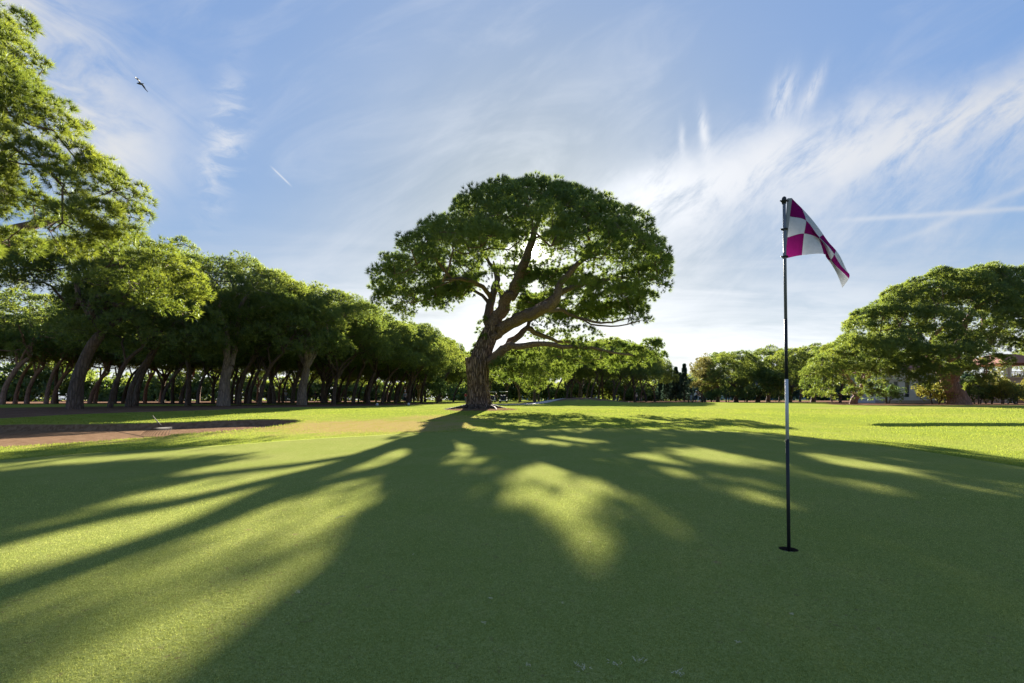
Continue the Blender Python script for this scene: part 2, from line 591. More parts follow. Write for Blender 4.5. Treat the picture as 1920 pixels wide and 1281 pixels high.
_yt = np.where(X / np.maximum(Y, 1) > 0.66, 44.0, 78.0)
right_b = sstep(X, 20, 26) * np.clip((Y - _yt + 1) / 2, 0, 1) * (1 - sstep(Y, 150, 200))
edge_l = sstep(-X, 10, 14) * sstep(Y, 30, 40) * (X < -0.30 * Y + 1) * 0.0
litter = np.clip(np.maximum.reduce([lit, wood_l, wood_c, tree_r, right_l, right_b]), 0, 1)
dry = np.exp(-(((X + 4.6) / 4.2) ** 2 + ((Y - 16.0) / 3.6) ** 2)) * 1.15
dry = np.maximum(dry, 0.75 * np.exp(-(((X + 3.2) / 2.8) ** 2 + ((Y - 20.5) / 3.5) ** 2)))
bd = pdist(X, Y, BUNK)
dry = np.maximum(dry, 0.55 * np.exp(-((bd + 0.5) / 0.9) ** 2))
dry = np.maximum(dry, 0.5 * sstep(X, 14, 22) * np.exp(-((Y - 31) / 5.0) ** 2))
sand = np.clip(0.5 + bd / 0.20, 0, 1)
for nm, arr in (('litter', litter), ('dry', dry), ('sand', sand)):
    at = me.attributes.new(nm, 'FLOAT', 'POINT'); at.data.foreach_set('value', arr.astype(np.float32))

m_, t = mat("fairway turf and bare ground")
geo = t.n('ShaderNodeNewGeometry'); P_ = geo.outputs['Position']


def att(nm):
    return t.n('ShaderNodeAttribute', attribute_name=nm).outputs['Fac']


mpg = t.n('ShaderNodeMapping'); mpg.inputs['Scale'].default_value = (1, 0.35, 1); t.t.links.new(P_, mpg.inputs[0])
n_fine = t.noise(P_, 55, 3, 0.7)
n_mid = t.noise(mpg.outputs[0], 2.2, 6, 0.65)
n_big = t.noise(P_, 0.18, 4, 0.55)
n_e = t.noise(P_, 1.4, 6, 0.7)
grass = t.mix(t.ramp(n_big, 0.35, 0.65), (0.215, 0.255, 0.046), (0.275, 0.285, 0.062))
grass = t.mix(t.m('MULTIPLY', t.ramp(n_mid, 0.4, 0.72), 0.5), grass, (0.150, 0.215, 0.030))
grass = t.mix(t.m('MULTIPLY', t.ramp(n_fine, 0.35, 0.75), 0.35), grass, (0.08, 0.13, 0.02))
dryc = t.mix(t.ramp(n_fine, 0.3, 0.7), (0.25, 0.19, 0.065), (0.34, 0.265, 0.105))
dryc = t.mix(t.ramp(n_mid, 0.45, 0.7), dryc, (0.27, 0.22, 0.06))
ej = t.m('MULTIPLY', t.m('SUBTRACT', n_e, 0.5), 1.3)
dm = t.ramp(t.m('ADD', att('dry'), ej), 0.30, 0.85)
c = t.mix(dm, grass, dryc)
litc = t.mix(t.ramp(n_fine, 0.3, 0.7), (0.115, 0.065, 0.045), (0.205, 0.125, 0.085))
litc = t.mix(t.ramp(n_mid, 0.5, 0.75), litc, (0.26, 0.16, 0.11))
lm = t.ramp(t.m('ADD', att('litter'), t.m('MULTIPLY', ej, 0.8)), 0.40, 0.62)
c = t.mix(lm, c, litc)
n_s = t.noise(mpg.outputs[0], 9, 6, 0.7)
sandc = t.mix(t.ramp(n_s, 0.35, 0.65), (0.130, 0.078, 0.047), (0.220, 0.142, 0.090))
sm = t.ramp(t.m('ADD', att('sand'), t.m('MULTIPLY', ej, 0.25)), 0.45, 0.55)
c = t.mix(sm, c, sandc)
bs = t.n('ShaderNodeBsdfPrincipled'); t.put(bs.inputs['Base Color'], c)
bs.inputs['Roughness'].default_value = 1.0; bs.inputs['Specular IOR Level'].default_value = 0.0
bn = t.n('ShaderNodeBump'); bn.inputs['Strength'].default_value = 0.5; bn.inputs['Distance'].default_value = 0.03
t.put(bn.inputs['Height'], t.m('ADD', t.m('MULTIPLY', n_fine, 0.5), t.m('ADD', n_s, t.m('MULTIPLY', n_e, 0.5))))
t.t.links.new(bn.outputs[0], bs.inputs['Normal'])
finish(t, bs.outputs[0], m_)
me.materials.append(m_)
ground = bpy.data.objects.new('ground', me); COL.objects.link(ground)
tag(ground, 'sunlit yellow green fairway with bare brown patches and a shallow bunker', kind='structure')

# ------------------------------------------------------------------ putting green (a sheet with a real hole in it)
HOLE = (1.693, 2.94)
gp = np.array(GREEN)
ang = np.arctan2(gp[:, 1] - HOLE[1], gp[:, 0] - HOLE[0])
o_ = np.argsort(ang); ang = ang[o_]; rad_ = np.hypot(gp[:, 0] - HOLE[0], gp[:, 1] - HOLE[1])[o_]
KA = 240
th = np.linspace(-math.pi, math.pi, KA, endpoint=False)
rb = np.interp(th, np.concatenate([ang - 2 * math.pi, ang, ang + 2 * math.pi]), np.tile(rad_, 3))
rb = rb * (1 + 0.004 * np.sin(th * 23) + 0.003 * np.sin(th * 41 + 1))
fr = np.concatenate([[0], np.linspace(0.004, 0.04, 6), np.linspace(0.06, 1, 60)])
gvv = []; gz_ = []
for k_, f_ in enumerate(fr):
    r_ = 0.054 + (rb - 0.054) * f_
    x_ = HOLE[0] + r_ * np.cos(th); y_ = HOLE[1] + r_ * np.sin(th)
    gvv.append(np.stack([x_, y_, np.maximum(terrain(x_, y_, False), base_z(x_, y_)) + 0.016], 1))
gvv.append(np.stack([HOLE[0] + (rb + 0.03) * np.cos(th), HOLE[1] + (rb + 0.03) * np.sin(th), gvv[-1][:, 2] - 0.05], 1))
gvv = np.concatenate(gvv)
nr = len(fr) + 1
gf = [(i * KA + j, i * KA + (j + 1) % KA, (i + 1) * KA + (j + 1) % KA, (i + 1) * KA + j) for i in range(nr - 1) for j in range(KA)]
gf = [q[::-1] for q in gf]
m_, t = mat("closely mown green")
geo = t.n('ShaderNodeNewGeometry'); P_ = geo.outputs['Position']
mp1 = t.n('ShaderNodeMapping'); mp1.inputs['Scale'].default_value = (1, 0.8, 1); mp1.inputs['Rotation'].default_value = (0, 0, 0.5)
t.t.links.new(P_, mp1.inputs[0])
f1 = t.noise(mp1.outputs[0], 170, 4, 0.8)
f2 = t.noise(P_, 85, 3, 0.7)
f3 = t.noise(P_, 9, 5, 0.65)
f4 = t.noise(P_, 1.1, 5, 0.6)
c = t.mix(t.ramp(f4, 0.32, 0.68), (0.285, 0.350, 0.105), (0.400, 0.425, 0.155))
c = t.mix(t.m('MULTIPLY', t.ramp(f3, 0.50, 0.30, 0.0, 1.0), 0.35), c, (0.170, 0.200, 0.055))
c = t.mix(t.m('MULTIPLY', t.ramp(f3, 0.45, 0.75), 0.6), c, (0.44, 0.42, 0.18))
c = t.mix(t.m('MULTIPLY', t.ramp(f2, 0.30, 0.70), 0.5), (0.165, 0.180, 0.036), c)
c = t.mix(t.m('MULTIPLY', t.ramp(f1, 0.28, 0.48, 1.0, 0.0), 0.9), c, (0.055, 0.078, 0.016))
c = t.mix(t.m('MULTIPLY', t.ramp(f1, 0.56, 0.72), 0.6), c, (0.42, 0.47, 0.20))
# scattered pitch marks and worn spots
vo_ = t.n('ShaderNodeTexVoronoi', feature='F1'); vo_.inputs['Scale'].default_value = 2.3
t.put(vo_.inputs['Vector'], P_)
spot = t.m('MULTIPLY', t.ramp(t.m('ADD', vo_.outputs['Distance'], t.m('MULTIPLY', t.m('SUBTRACT', f2, 0.5), 0.10)), 0.030, 0.075, 1.0, 0.0), t.ramp(t.noise(P_, 0.9, 2, 0.5), 0.42, 0.55))
c = t.mix(t.m('MULTIPLY', spot, 0.75), c, (0.24, 0.17, 0.09))
# worn brownish flecks
f5 = t.noise(P_, 28, 2, 0.5)
c = t.mix(t.m('MULTIPLY', t.m('MULTIPLY', t.ramp(f5, 0.62, 0.74), t.ramp(f4, 0.35, 0.6)), 0.7), c, (0.16, 0.11, 0.06))
bs = t.n('ShaderNodeBsdfPrincipled'); t.put(bs.inputs['Base Color'], c)
bs.inputs['Roughness'].default_value = 1.0; bs.inputs['Specular IOR Level'].default_value = 0.0
bn = t.n('ShaderNodeBump'); bn.inputs['Strength'].default_value = 0.45; bn.inputs['Distance'].default_value = 0.004
t.put(bn.inputs['Height'], t.m('ADD', f1, t.m('MULTIPLY', f2, 1.5)))
t.t.links.new(bn.outputs[0], bs.inputs['Normal'])
finish(t, bs.outputs[0], m_)
M_GREEN = m_
pg = mobj('putting_green', gvv, gf, M_GREEN, None, True)
tag(pg, 'close mown putting green striped with tree shadows in the foreground', kind='structure')

# path ribbon along the foot of the mound
pts = [ginv(*p) for p in ((921, 759.2), (960, 758.9), (1010, 758.3), (1060, 757.3), (1110, 756.0), (1150, 754.8), (1175, 754.0))]
pth = []
for i in range(len(pts) - 1):
    for s_ in np.linspace(0, 1, 8, endpoint=False):
        pth.append(np.array(pts[i]) * (1 - s_) + np.array(pts[i + 1]) * s_)
pv = []; pf = []
for i, p in enumerate(pth):
    q = pth[min(i + 1, len(pth) - 1)] - pth[max(i - 1, 0)]
    nrm_ = np.array([-q[1], q[0]]) / (np.linalg.norm(q) + 1e-9)
    for s_ in (-1.0, 0.0, 1.0):
        xy = p + nrm_ * s_ * 1.1
        pv.append((xy[0], xy[1], gz(*xy) + 0.03))
for i in range(len(pth) - 1):
    for j in range(2):
        a = i * 3 + j; pf.append((a, a + 3, a + 4, a + 1))
M_PATH = plain("pale gravel", (0.42, 0.38, 0.34), 0.95, var=0.15, scale=3)
tag(mobj('path', pv, pf, M_PATH), 'pale gravel cart path curving past the mound', kind='structure')

# distant hills
hv = []; hf = []
hx = np.linspace(-3500, 3500, 160)
for k_, (yy, am) in enumerate(((1900, 0.0), (2100, 1.0), (2600, 0.7))):
    for i, x_ in enumerate(hx):
        h_ = (45 + 30 * math.sin(x_ * 0.0016 + 0.6) + 14 * math.sin(x_ * 0.006 + 1) + 6 * math.sin(x_ * 0.017)) * am
        h_ += 45 * math.exp(-((x_ - 830) / 330.0) ** 2) * am
        hv.append((x_, yy, max(0, h_)))
for k_ in range(2):
    for i in range(159):
        a = k_ * 160 + i; hf.append((a, a + 1, a + 161, a + 160))
M_HILL = plain("far hills", (0.16, 0.20, 0.26), 1.0, var=0.2, scale=0.01)  # bluish haze of distance is put into the hill colour
tag(mobj('hills', hv, hf, M_HILL, None, True), 'low haze blue hills on the horizon', kind='structure')


# ------------------------------------------------------------------ foliage and branch machinery
def tuft_soup(P, D, L, W, B, spread, rg, var):
    N = len(P)
    P = np.repeat(P, B, 0); D = np.repeat(D, B, 0)
    n = N * B
    dr = D + spread * rg.normal(size=(n, 3))
    dr /= np.linalg.norm(dr, axis=1, keepdims=True) + 1e-9
    sd = np.cross(dr, rg.normal(size=(n, 3)))
    sd /= np.linalg.norm(sd, axis=1, keepdims=True) + 1e-9
    ln = L * rg.uniform(0.6, 1.15, (n, 1)); wd = W * rg.uniform(0.7, 1.2, (n, 1)) * 0.5
    b0 = P + dr * ln * 0.05
    co = np.empty((n, 3, 3))
    co[:, 0] = b0 - sd * wd; co[:, 1] = b0 + sd * wd; co[:, 2] = b0 + dr * ln
    vr = np.repeat(np.clip(np.repeat(var, B) + rg.normal(size=n) * 0.12, 0, 1), 3)
    return co.reshape(-1, 3), vr


def pad_points(pads, dens, rg, under=0.35):
    """points + outward directions over ellipsoid pads: (cx,cy,cz,rx,ry,rz[,k])"""
    Ps = []; Ds = []; Vs = []; Is = []
    for i, p in enumerate(pads):
        c = np.array(p[:3]); r = np.array(p[3:6]); k = p[6] if len(p) > 6 else 1.0
        n = max(6, int(dens * k * (r[0] * r[1] + r[0] * r[2] * 2)))
        # a pad is a heap of smaller puffs, each a burst of needle tufts
        ns = int(np.clip(6 + 4.0 * r[0], 5, 13))
        sd_ = rg.normal(size=(ns * 3, 3)); sd_ /= np.linalg.norm(sd_, axis=1, keepdims=True)
        sd_ = sd_[(sd_[:, 2] > -0.35) | (rg.random(len(sd_)) < under * 0.5)][:ns]; ns = len(sd_)
        sc_ = sd_ * r * rg.uniform(0.45, 0.72, (ns, 1)); sr_ = rg.uniform(0.34, 0.52, ns)
        own_ = rg.integers(ns, size=n * 2)
        d = rg.normal(size=(n * 2, 3)); d /= np.linalg.norm(d, axis=1, keepdims=True)
        keep = ((d * sd_[own_]).sum(1) > -0.25) & ((d[:, 2] > -0.35) | (rg.random(len(d)) < under))
        d = d[keep][:n]; own_ = own_[keep][:n]
        sh = np.where(rg.random(len(d)) < 0.85, rg.uniform(0.88, 1.02, len(d)), rg.uniform(0.4, 0.9, len(d)))
        rm = np.array([r[0], r[1], max(r[2], 0.75 * r[0])])
        q = c + sc_[own_] + d * rm * (sr_[own_] * sh)[:, None]
        nn = d + np.array([0, 0, 0.35]); nn /= np.linalg.norm(nn, axis=1, keepdims=True)
        Ps.append(q); Ds.append(nn); Is.append(np.full(len(q), i))
        Vs.append(np.clip(rg.normal(0.45 + rg.normal() * 0.14, 0.16, len(q)), 0, 1))
    return np.concatenate(Ps), np.concatenate(Ds), np.concatenate(Vs), np.concatenate(Is)


class Skel:
    def __init__(self):
        self.p = []; self.par = []; self.r = []; self.tag = []; self.wob = 0; self.wr = np.random.default_rng(1)

    def chain(self, pts, rads, parent=-1, tg=0, sub=4, wob=0.0, rg=None):
        """hand placed limb; returns the last index"""
        pts = [np.array(q, float) for q in pts]
        last = parent
        first = True
        for i in range(len(pts) - 1):
            p0 = pts[max(i - 1, 0)]; p1 = pts[i]; p2 = pts[i + 1]; p3 = pts[min(i + 2, len(pts) - 1)]
            for s in range(sub):
                t = s / sub
                if first and parent >= 0 and s == 0 and i == 0:
                    continue
                q = 0.5 * ((2 * p1) + (-p0 + p2) * t + (2 * p0 - 5 * p1 + 4 * p2 - p3) * t * t + (-p0 + 3 * p1 - 3 * p2 + p3) * t ** 3)
                if self.wob and (i or s): q = q + self.wr.normal(size=3) * self.wob * (0.3 + rads[i])
                if wob and rg is not None: q = q + rg.normal(size=3) * wob
                self.p.append(q); self.par.append(last); self.r.append(rads[i] * (1 - t) + rads[i + 1] * t); self.tag.append(tg)
                last = len(self.p) - 1
            first = False
        self.p.append(pts[-1]); self.par.append(last); self.r.append(rads[-1]); self.tag.append(tg)
        return len(self.p) - 1

    def near(self, q, tg=None):
        a = np.array(self.p); d = np.linalg.norm(a - np.array(q), axis=1)
        if tg is not None: d = d + (np.array(self.tag) != tg) * 1e3
        return int(np.argmin(d))

    def grow(self, targets, rg, minz=0.0, r0=0.012, jit=0.12, up=0.25, start=0, step=0.7, own=False):
        tg = list(targets)
        root = np.mean(np.array(self.p), 0)
        P = np.zeros((len(self.p) + len(tg) * 12, 3)); n = len(self.p); P[:n] = self.p
        D0 = np.array([min(np.linalg.norm(np.array(self.p) - q, axis=1)) for q in tg])
        first_new = n
        ok = np.zeros(len(P), bool)
        ok[:n] = (P[:n, 2] > minz)
        ok[:start] = False
        for k in np.argsort(D0):
            q = np.array(tg[k])
            dv = q - P[:n]
            d = np.linalg.norm(dv, axis=1)
            # prefer attachments that are lower and further in than the target
            cost = d - up * dv[:, 2] + np.where(ok[:n], 0, 1e6)
            cost = cost + 0.25 * np.linalg.norm(P[:n, :2] - root[:2], axis=1) * 0.4
            j = int(np.argmin(cost))
            L = d[j]
            if L < 0.08: continue
            ns = min(11, max(1, int(L / step)))
            a = P[j].copy()
            mid = (a + q) / 2 + np.array([0, 0, -0.10 * L * rg.uniform(-0.4, 1.0)]) + rg.normal(size=3) * 0.07 * L
            last = j
            for s in range(1, ns + 1):
                tt = s / ns
                pt = (1 - tt) ** 2 * a + 2 * tt * (1 - tt) * mid + tt * tt * q
                if s < ns: pt = pt + rg.normal(size=3) * jit * min(0.6, L / ns)
                P[n] = pt; self.p.append(pt); self.par.append(last); self.r.append(-1.0); self.tag.append(self.tag[last] if own and self.tag[last] > 0 else -1)
                ok[n] = True
                last = n; n += 1
        # pipe model radii for the grown part
        N = len(self.p)
        cnt = np.zeros(N); ch = np.zeros(N)
        for i in range(N - 1, first_new - 1, -1):
            if ch[i] == 0: cnt[i] = 1
            if self.par[i] >= 0:
                cnt[self.par[i]] += cnt[i]; ch[self.par[i]] += 1
        for i in range(first_new, N):
            self.r[i] = r0 * max(1.0, cnt[i]) ** 0.5
        for i in range(first_new, N):
            pr = self.par[i]
            if pr >= 0: self.r[i] = min(self.r[i], self.r[pr] * 0.95)

    def mesh(self, k_big=10, k_small=4, tags=None, rough=0.05, thr=0.06, seed=0):
        N = len(self.p)
        kids = [[] for _ in range(N)]
        for i in range(N):
            if self.par[i] >= 0: kids[self.par[i]].append(i)
        mb = MB()
        started = set()
        for i in range(N):
            pr = self.par[i]
            cont = False
            if pr >= 0 and self.tag[i] == self.tag[pr]:
                same = [c for c in kids[pr] if self.tag[c] == self.tag[i]]
                best = max(same, key=lambda c: self.r[c])
                cont = best == i
            if cont: continue
            if tags is not None and self.tag[i] not in tags: continue
            ch = [pr, i] if pr >= 0 else [i]
            cur = i
            while True:
                same = [c for c in kids[cur] if self.tag[c] == self.tag[cur]]
                if not same: break
                cur = max(same, key=lambda c: self.r[c]); ch.append(cur)
            if len(ch) < 2: continue
            pts = [self.p[c] for c in ch]
            rr = [self.r[c] for c in ch]
            if pr >= 0: rr[0] = min(rr[0], rr[1] * 1.15)
            rr[-1] = rr[-1] * 0.5
            big = max(rr) > thr
            mb.tube(pts, rr, k_big if big else k_small, False, rough if big else 0.0, seed + i)
        return mb


# ------------------------------------------------------------------ the old pine
def ground_px(P):
    """photo pixel where the shadow of P falls on the green"""
    t_ = (P[:, 2] - 0.03) / SUN_V[2]
    gx = P[:, 0] - SUN_V[0] * t_; gy = P[:, 1] - SUN_V[1] * t_
    ok = gy > 0.6
    gy = np.maximum(gy, 0.6)
    zz = base_z(gx, gy)
    return 960 + F * gx / gy, 750 + F * (EYE - zz) / gy, ok


SUNNY = [  # openings in the crown: where the sun reaches the green
    ([(0, 870), (400, 840), (800, 812), (812, 820), (740, 840), (640, 864), (560, 865), (480, 860), (440, 852), (200, 868), (0, 886), (-400, 900)], 0.97),
    ([(215, 905), (330, 885), (450, 866), (560, 862), (700, 848), (640, 878), (560, 868), (480, 878), (330, 897)], 0.92),
    ([(-300, 1110), (0, 1030), (130, 970), (250, 925), (400, 908), (560, 885), (650, 876), (590, 905), (560, 925), (480, 960), (380, 1000), (250, 1030), (100, 1062), (0, 1078), (-300, 1170)], 0.93),
    ([(-200, 1290), (0, 1222), (150, 1160), (350, 1080), (450, 1030), (560, 990), (700, 968), (685, 985), (600, 1005), (480, 1045), (300, 1115), (100, 1200), (-200, 1320)], 0.93),
    ([(-100, 1330), (150, 1220), (350, 1130), (480, 1070), (600, 1018), (665, 1012), (655, 1040), (590, 1090), (500, 1170), (400, 1250), (300, 1400), (-100, 1400)], 0.95),
    ([(975, 823), (1040, 816), (1135, 825), (1120, 835), (1040, 835), (990, 831)], 0.97),
    ([(965, 872), (1022, 861), (1064, 870), (1105, 898), (1148, 915), (1135, 931), (1092, 925), (1045, 902), (978, 888)], 0.99),
    ([(1088, 862), (1127, 858), (1190, 885), (1173, 893), (1125, 881)], 0.98),
    ([(1020, 935), (1080, 930), (1112, 970), (1130, 1022), (1092, 1038), (1050, 1011), (1020, 970)], 0.98),
    ([(1216, 842), (1296, 837), (1383, 852), (1475, 870), (1441, 880), (1354, 870), (1243, 852)], 0.98),
    ([(1130, 844), (1208, 845), (1306, 877), (1255, 887), (1195, 866)], 0.95),
    ([(1320, 911), (1383, 915), (1475, 947), (1430, 953), (1358, 931)], 0.97),
    ([(1478, 846), (1558, 854), (1740, 884), (1675, 888), (1529, 870)], 0.96),
    ([(1547, 892), (1646, 904), (1715, 935), (1617, 920)], 0.95),
    ([(1775, 962), (1915, 993), (1897, 1016), (1815, 990)], 0.95),
    ([(888, 860), (915, 854), (924, 866), (900, 872)], 0.9),
    ([(940, 880), (975, 875), (980, 895), (950, 905)], 0.7),
    ([(1140, 920), (1330, 975), (1400, 1030), (1280, 1010), (1180, 960)], 0.5),
    ([(870, 925), (940, 915), (950, 960), (890, 970)], 0.5),
    ([(1560, 860), (1920, 905), (1920, 930), (1700, 900)], 0.55),
]


def sunny_drop(P, rg):
    px, py, ok = ground_px(P)
    drop = np.zeros(len(P), bool)
    rnd = rg.random(len(P))
    for poly, pr in SUNNY:
        drop |= inpoly(px, py, poly) & ok & (rnd < 1 - (1 - pr) * (0.2 if pr > 0.8 else 1.0))
    return drop


def to_px(P):
    return 960 + F * P[:, 0] / P[:, 1], 750 - F * (P[:, 2] - EYE) / P[:, 1]


SHADE_N = 168


def old_pine():
    rg = np.random.default_rng(77)
    T = thing('pine_tree', 'huge old umbrella pine with a sawn off stub standing alone behind the putting green', 'tree', (TREE_XY[0], TREE_XY[1], gz(*TREE_XY)))
    org = np.array(T.location)
    D = 30.0
    sk = Skel()
    q = lambda a, b, dy=0.0: pix(a, b, D + dy)
    # trunk
    tr = [q(899, 773), q(898, 755), q(897, 730), q(896, 700), q(901, 668), q(912, 640), q(924, 612)]
    trr = [0.86, 0.72, 0.66, 0.66, 0.62, 0.58, 0.50]
    ti = sk.chain(tr, trr, -1, 0, 3)
    sk.wob = 0.10
    L1 = sk.chain([q(920, 622), q(916, 592, 0.6), q(921, 562, 2.0), q(929, 540, 3.4), q(931, 515, 4.6), q(925, 490, 5.4)], [0.30, 0.27, 0.24, 0.20, 0.15, 0.09], sk.near(q(920, 622)), 1, 3)
    sk.chain([q(922, 560, 2.0), q(905, 538, 0.8), q(880, 526, -1.5), q(855, 521, -3), q(830, 528, -4.5)], [0.15, 0.14, 0.12, 0.09, 0.05], sk.near(q(921, 562, 2.0), 1), 1, 3)
    sk.chain([q(919, 570, 1.5), q(895, 548, 3), q(860, 535, 4), q(820, 540, 5)], [0.13, 0.11, 0.09, 0.05], sk.near(q(919, 570, 1.5), 1), 1, 3)
    L2 = sk.chain([q(924, 612), q(937, 585), q(948, 560, -0.3), q(962, 545, -0.6), q(974, 518, -1.0), q(986, 482, -1.5), q(998, 446, -2), q(1010, 414, -2.4), q(1016, 385, -2.6)],
                  [0.42, 0.40, 0.36, 0.33, 0.28, 0.24, 0.18, 0.12, 0.07], sk.near(q(924, 612), 0), 2, 3)
    sk.chain([q(945, 565, 0.2), q(937, 540, 3), q(925, 503, 4.6), q(903, 470, 5.5), q(880, 440, 6)], [0.2, 0.17, 0.14, 0.10, 0.06], sk.near(q(945, 565, -.3), 2), 2, 3)
    L3 = sk.chain([q(925, 628), q(945, 612, -0.4), q(980, 596, -2.2), q(1012, 584, -3.8), q(1038, 562, -5.0), q(1051, 533, -5.2), q(1072, 507, -5.2), q(1111, 470, -5.2), q(1148, 448, -5)],
                  [0.42, 0.37, 0.32, 0.28, 0.22, 0.17, 0.13, 0.10, 0.06], sk.near(q(922, 632), 0), 3, 3)
    sk.chain([q(1048, 545, -4.0), q(1080, 535, -2), q(1130, 524, 0), q(1175, 520, 2), q(1215, 514, 2)], [0.15, 0.13, 0.11, 0.08, 0.05], sk.near(q(1048, 545, -.5), 3), 3, 3)
    L4 = sk.chain([q(950, 612, -0.4), q(966, 596, -1.2), q(988, 586, -1.8), q(1012, 574, 0.5), q(1036, 560, 2.6), q(1072, 541, 4.2), q(1112, 512, 5.0)],
                  [0.22, 0.2, 0.18, 0.16, 0.13, 0.1, 0.06], sk.near(q(945, 612, -.4), 3), 4, 3)
    L5 = sk.chain([q(1013, 583, -3.6), q(1040, 581, -1.6), q(1062, 585, 0), q(1085, 597, 0.2), q(1125, 605, 0.5), q(1158, 601, 0.8), q(1185, 594, 1)],
                  [0.13, 0.115, 0.10, 0.085, 0.07, 0.05, 0.03], sk.near(q(1012, 584, -3.8), 3), 5, 3)
    sk.chain([q(1085, 597, 0.2), q(1120, 610, -0.3), q(1160, 611, -0.6), q(1205, 600, -1)], [0.06, 0.05, 0.04, 0.025], sk.near(q(1085, 597, .2), 5), 5, 3)
    L6 = sk.chain([q(912, 680, -0.1), q(930, 668, -0.5), q(950, 652, -1), q(975, 650, -1.4), q(1010, 644, -1.5), q(1055, 649, -1.2), q(1110, 653, -1), q(1165, 664, -0.8), q(1212, 668, -0.4)],
                  [0.32, 0.25, 0.21, 0.18, 0.14, 0.115, 0.09, 0.06, 0.03], sk.near(q(908, 682), 0), 6, 3)
    L7 = sk.chain([q(922, 668, 0), q(945, 655, 0.8), q(968, 636, 1.5), q(990, 618, 2), q(1012, 628, 2.8), q(1045, 640, 4), q(1090, 645, 5)],
                  [0.27, 0.25, 0.22, 0.18, 0.14, 0.10, 0.05], sk.near(q(922, 668), 6), 7, 3)
    sk.chain([q(985, 620, 2), q(1000, 595, 3), q(1030, 575, 4.5), q(1060, 560, 6)], [0.13, 0.11, 0.08, 0.05], sk.near(q(988, 620, 2), 7), 7, 3)
    nlimb = len(sk.p)

    # crown pads on an umbrella dome
    OUT = [(697, 545), (702, 505), (728, 478), (760, 455), (788, 438), (818, 414), (848, 385), (885, 366), (925, 352), (955, 343), (1000, 335), (1060, 338),
           (1095, 346), (1125, 362), (1140, 385), (1180, 388), (1214, 408), (1224, 443), (1247, 465), (1259, 500), (1240, 522), (1195, 515), (1150, 520),
           (1105, 500), (1055, 478), (1000, 455), (945, 465), (905, 505), (888, 550), (850, 573), (800, 580), (765, 600), (735, 588), (712, 568)]
    pads = []
    tries = 0
    cx, cy = 0.50, 30.0
    while len(pads) < 118 and tries < 9000:
        tries += 1
        a = rg.uniform(0, 2 * math.pi); r = math.sqrt(rg.uniform(0.0, 1.0))
        x = cx + 8.8 * r * math.cos(a); y = cy + 8.2 * r * math.sin(a)
        z = 7.6 + 5.6 * math.sqrt(max(0, 1 - r * r)) ** 0.9 + rg.uniform(-0.5, 0.15) - 0.7 * (x < -3) * min(1, (-3 - x) / 4)
        s = rg.uniform(0.65, 1.3)
        if any((x - p[0]) ** 2 + (y - p[1]) ** 2 + ((z - p[2]) * 1.4) ** 2 < (0.70 * (s + p[3])) ** 2 for p in pads): continue
        pp = np.array([[x, y, z + s * 0.45], [x - s * 0.8, y, z], [x + s * 0.8, y, z], [x, y, z - s * 0.2]])
        u_, v_ = to_px(pp)
        if not inpoly(u_, v_, OUT).all():
            if not (r < 0.97 and inpoly(u_[1:], v_[1:], OUT).sum() >= 3 and v_[0] > 336 and y > 34): continue
        pads.append((x, y, z, s * 1.15, s * 1.1, s * 0.62))
    # inner, looser foliage between the limbs
    fill = 0; tries = 0
    while fill < 85 and tries < 6000:
        tries += 1
        a = rg.uniform(0, 2 * math.pi); r = math.sqrt(rg.uniform(0.0, 0.92))
        x = cx + 8.6 * r * math.cos(a); y = cy + 7.8 * r * math.sin(a)
        zt = 7.6 + 5.4 * math.sqrt(max(0, 1 - r * r))
        z = rg.uniform(6.9 + 0.9 * (x < -1), max(7.4, zt - 0.8))
        s = rg.uniform(0.7, 1.1)
        if any((x - p[0]) ** 2 + (y - p[1]) ** 2 + ((z - p[2]) * 1.4) ** 2 < (0.5 * (s + p[3])) ** 2 for p in pads): continue
        u_, v_ = to_px(np.array([[x, y, z]]))
        if v_[0] > 585 - 0.0 or v_[0] < 400: continue
        if u_[0] < 905 and v_[0] > 560: continue
        pads.append((x, y, z, s * 1.1, s * 1.1, s * 0.5, 0.7)); fill += 1
    # thinner pads hanging below the shell, and along the low limbs
    extra = []
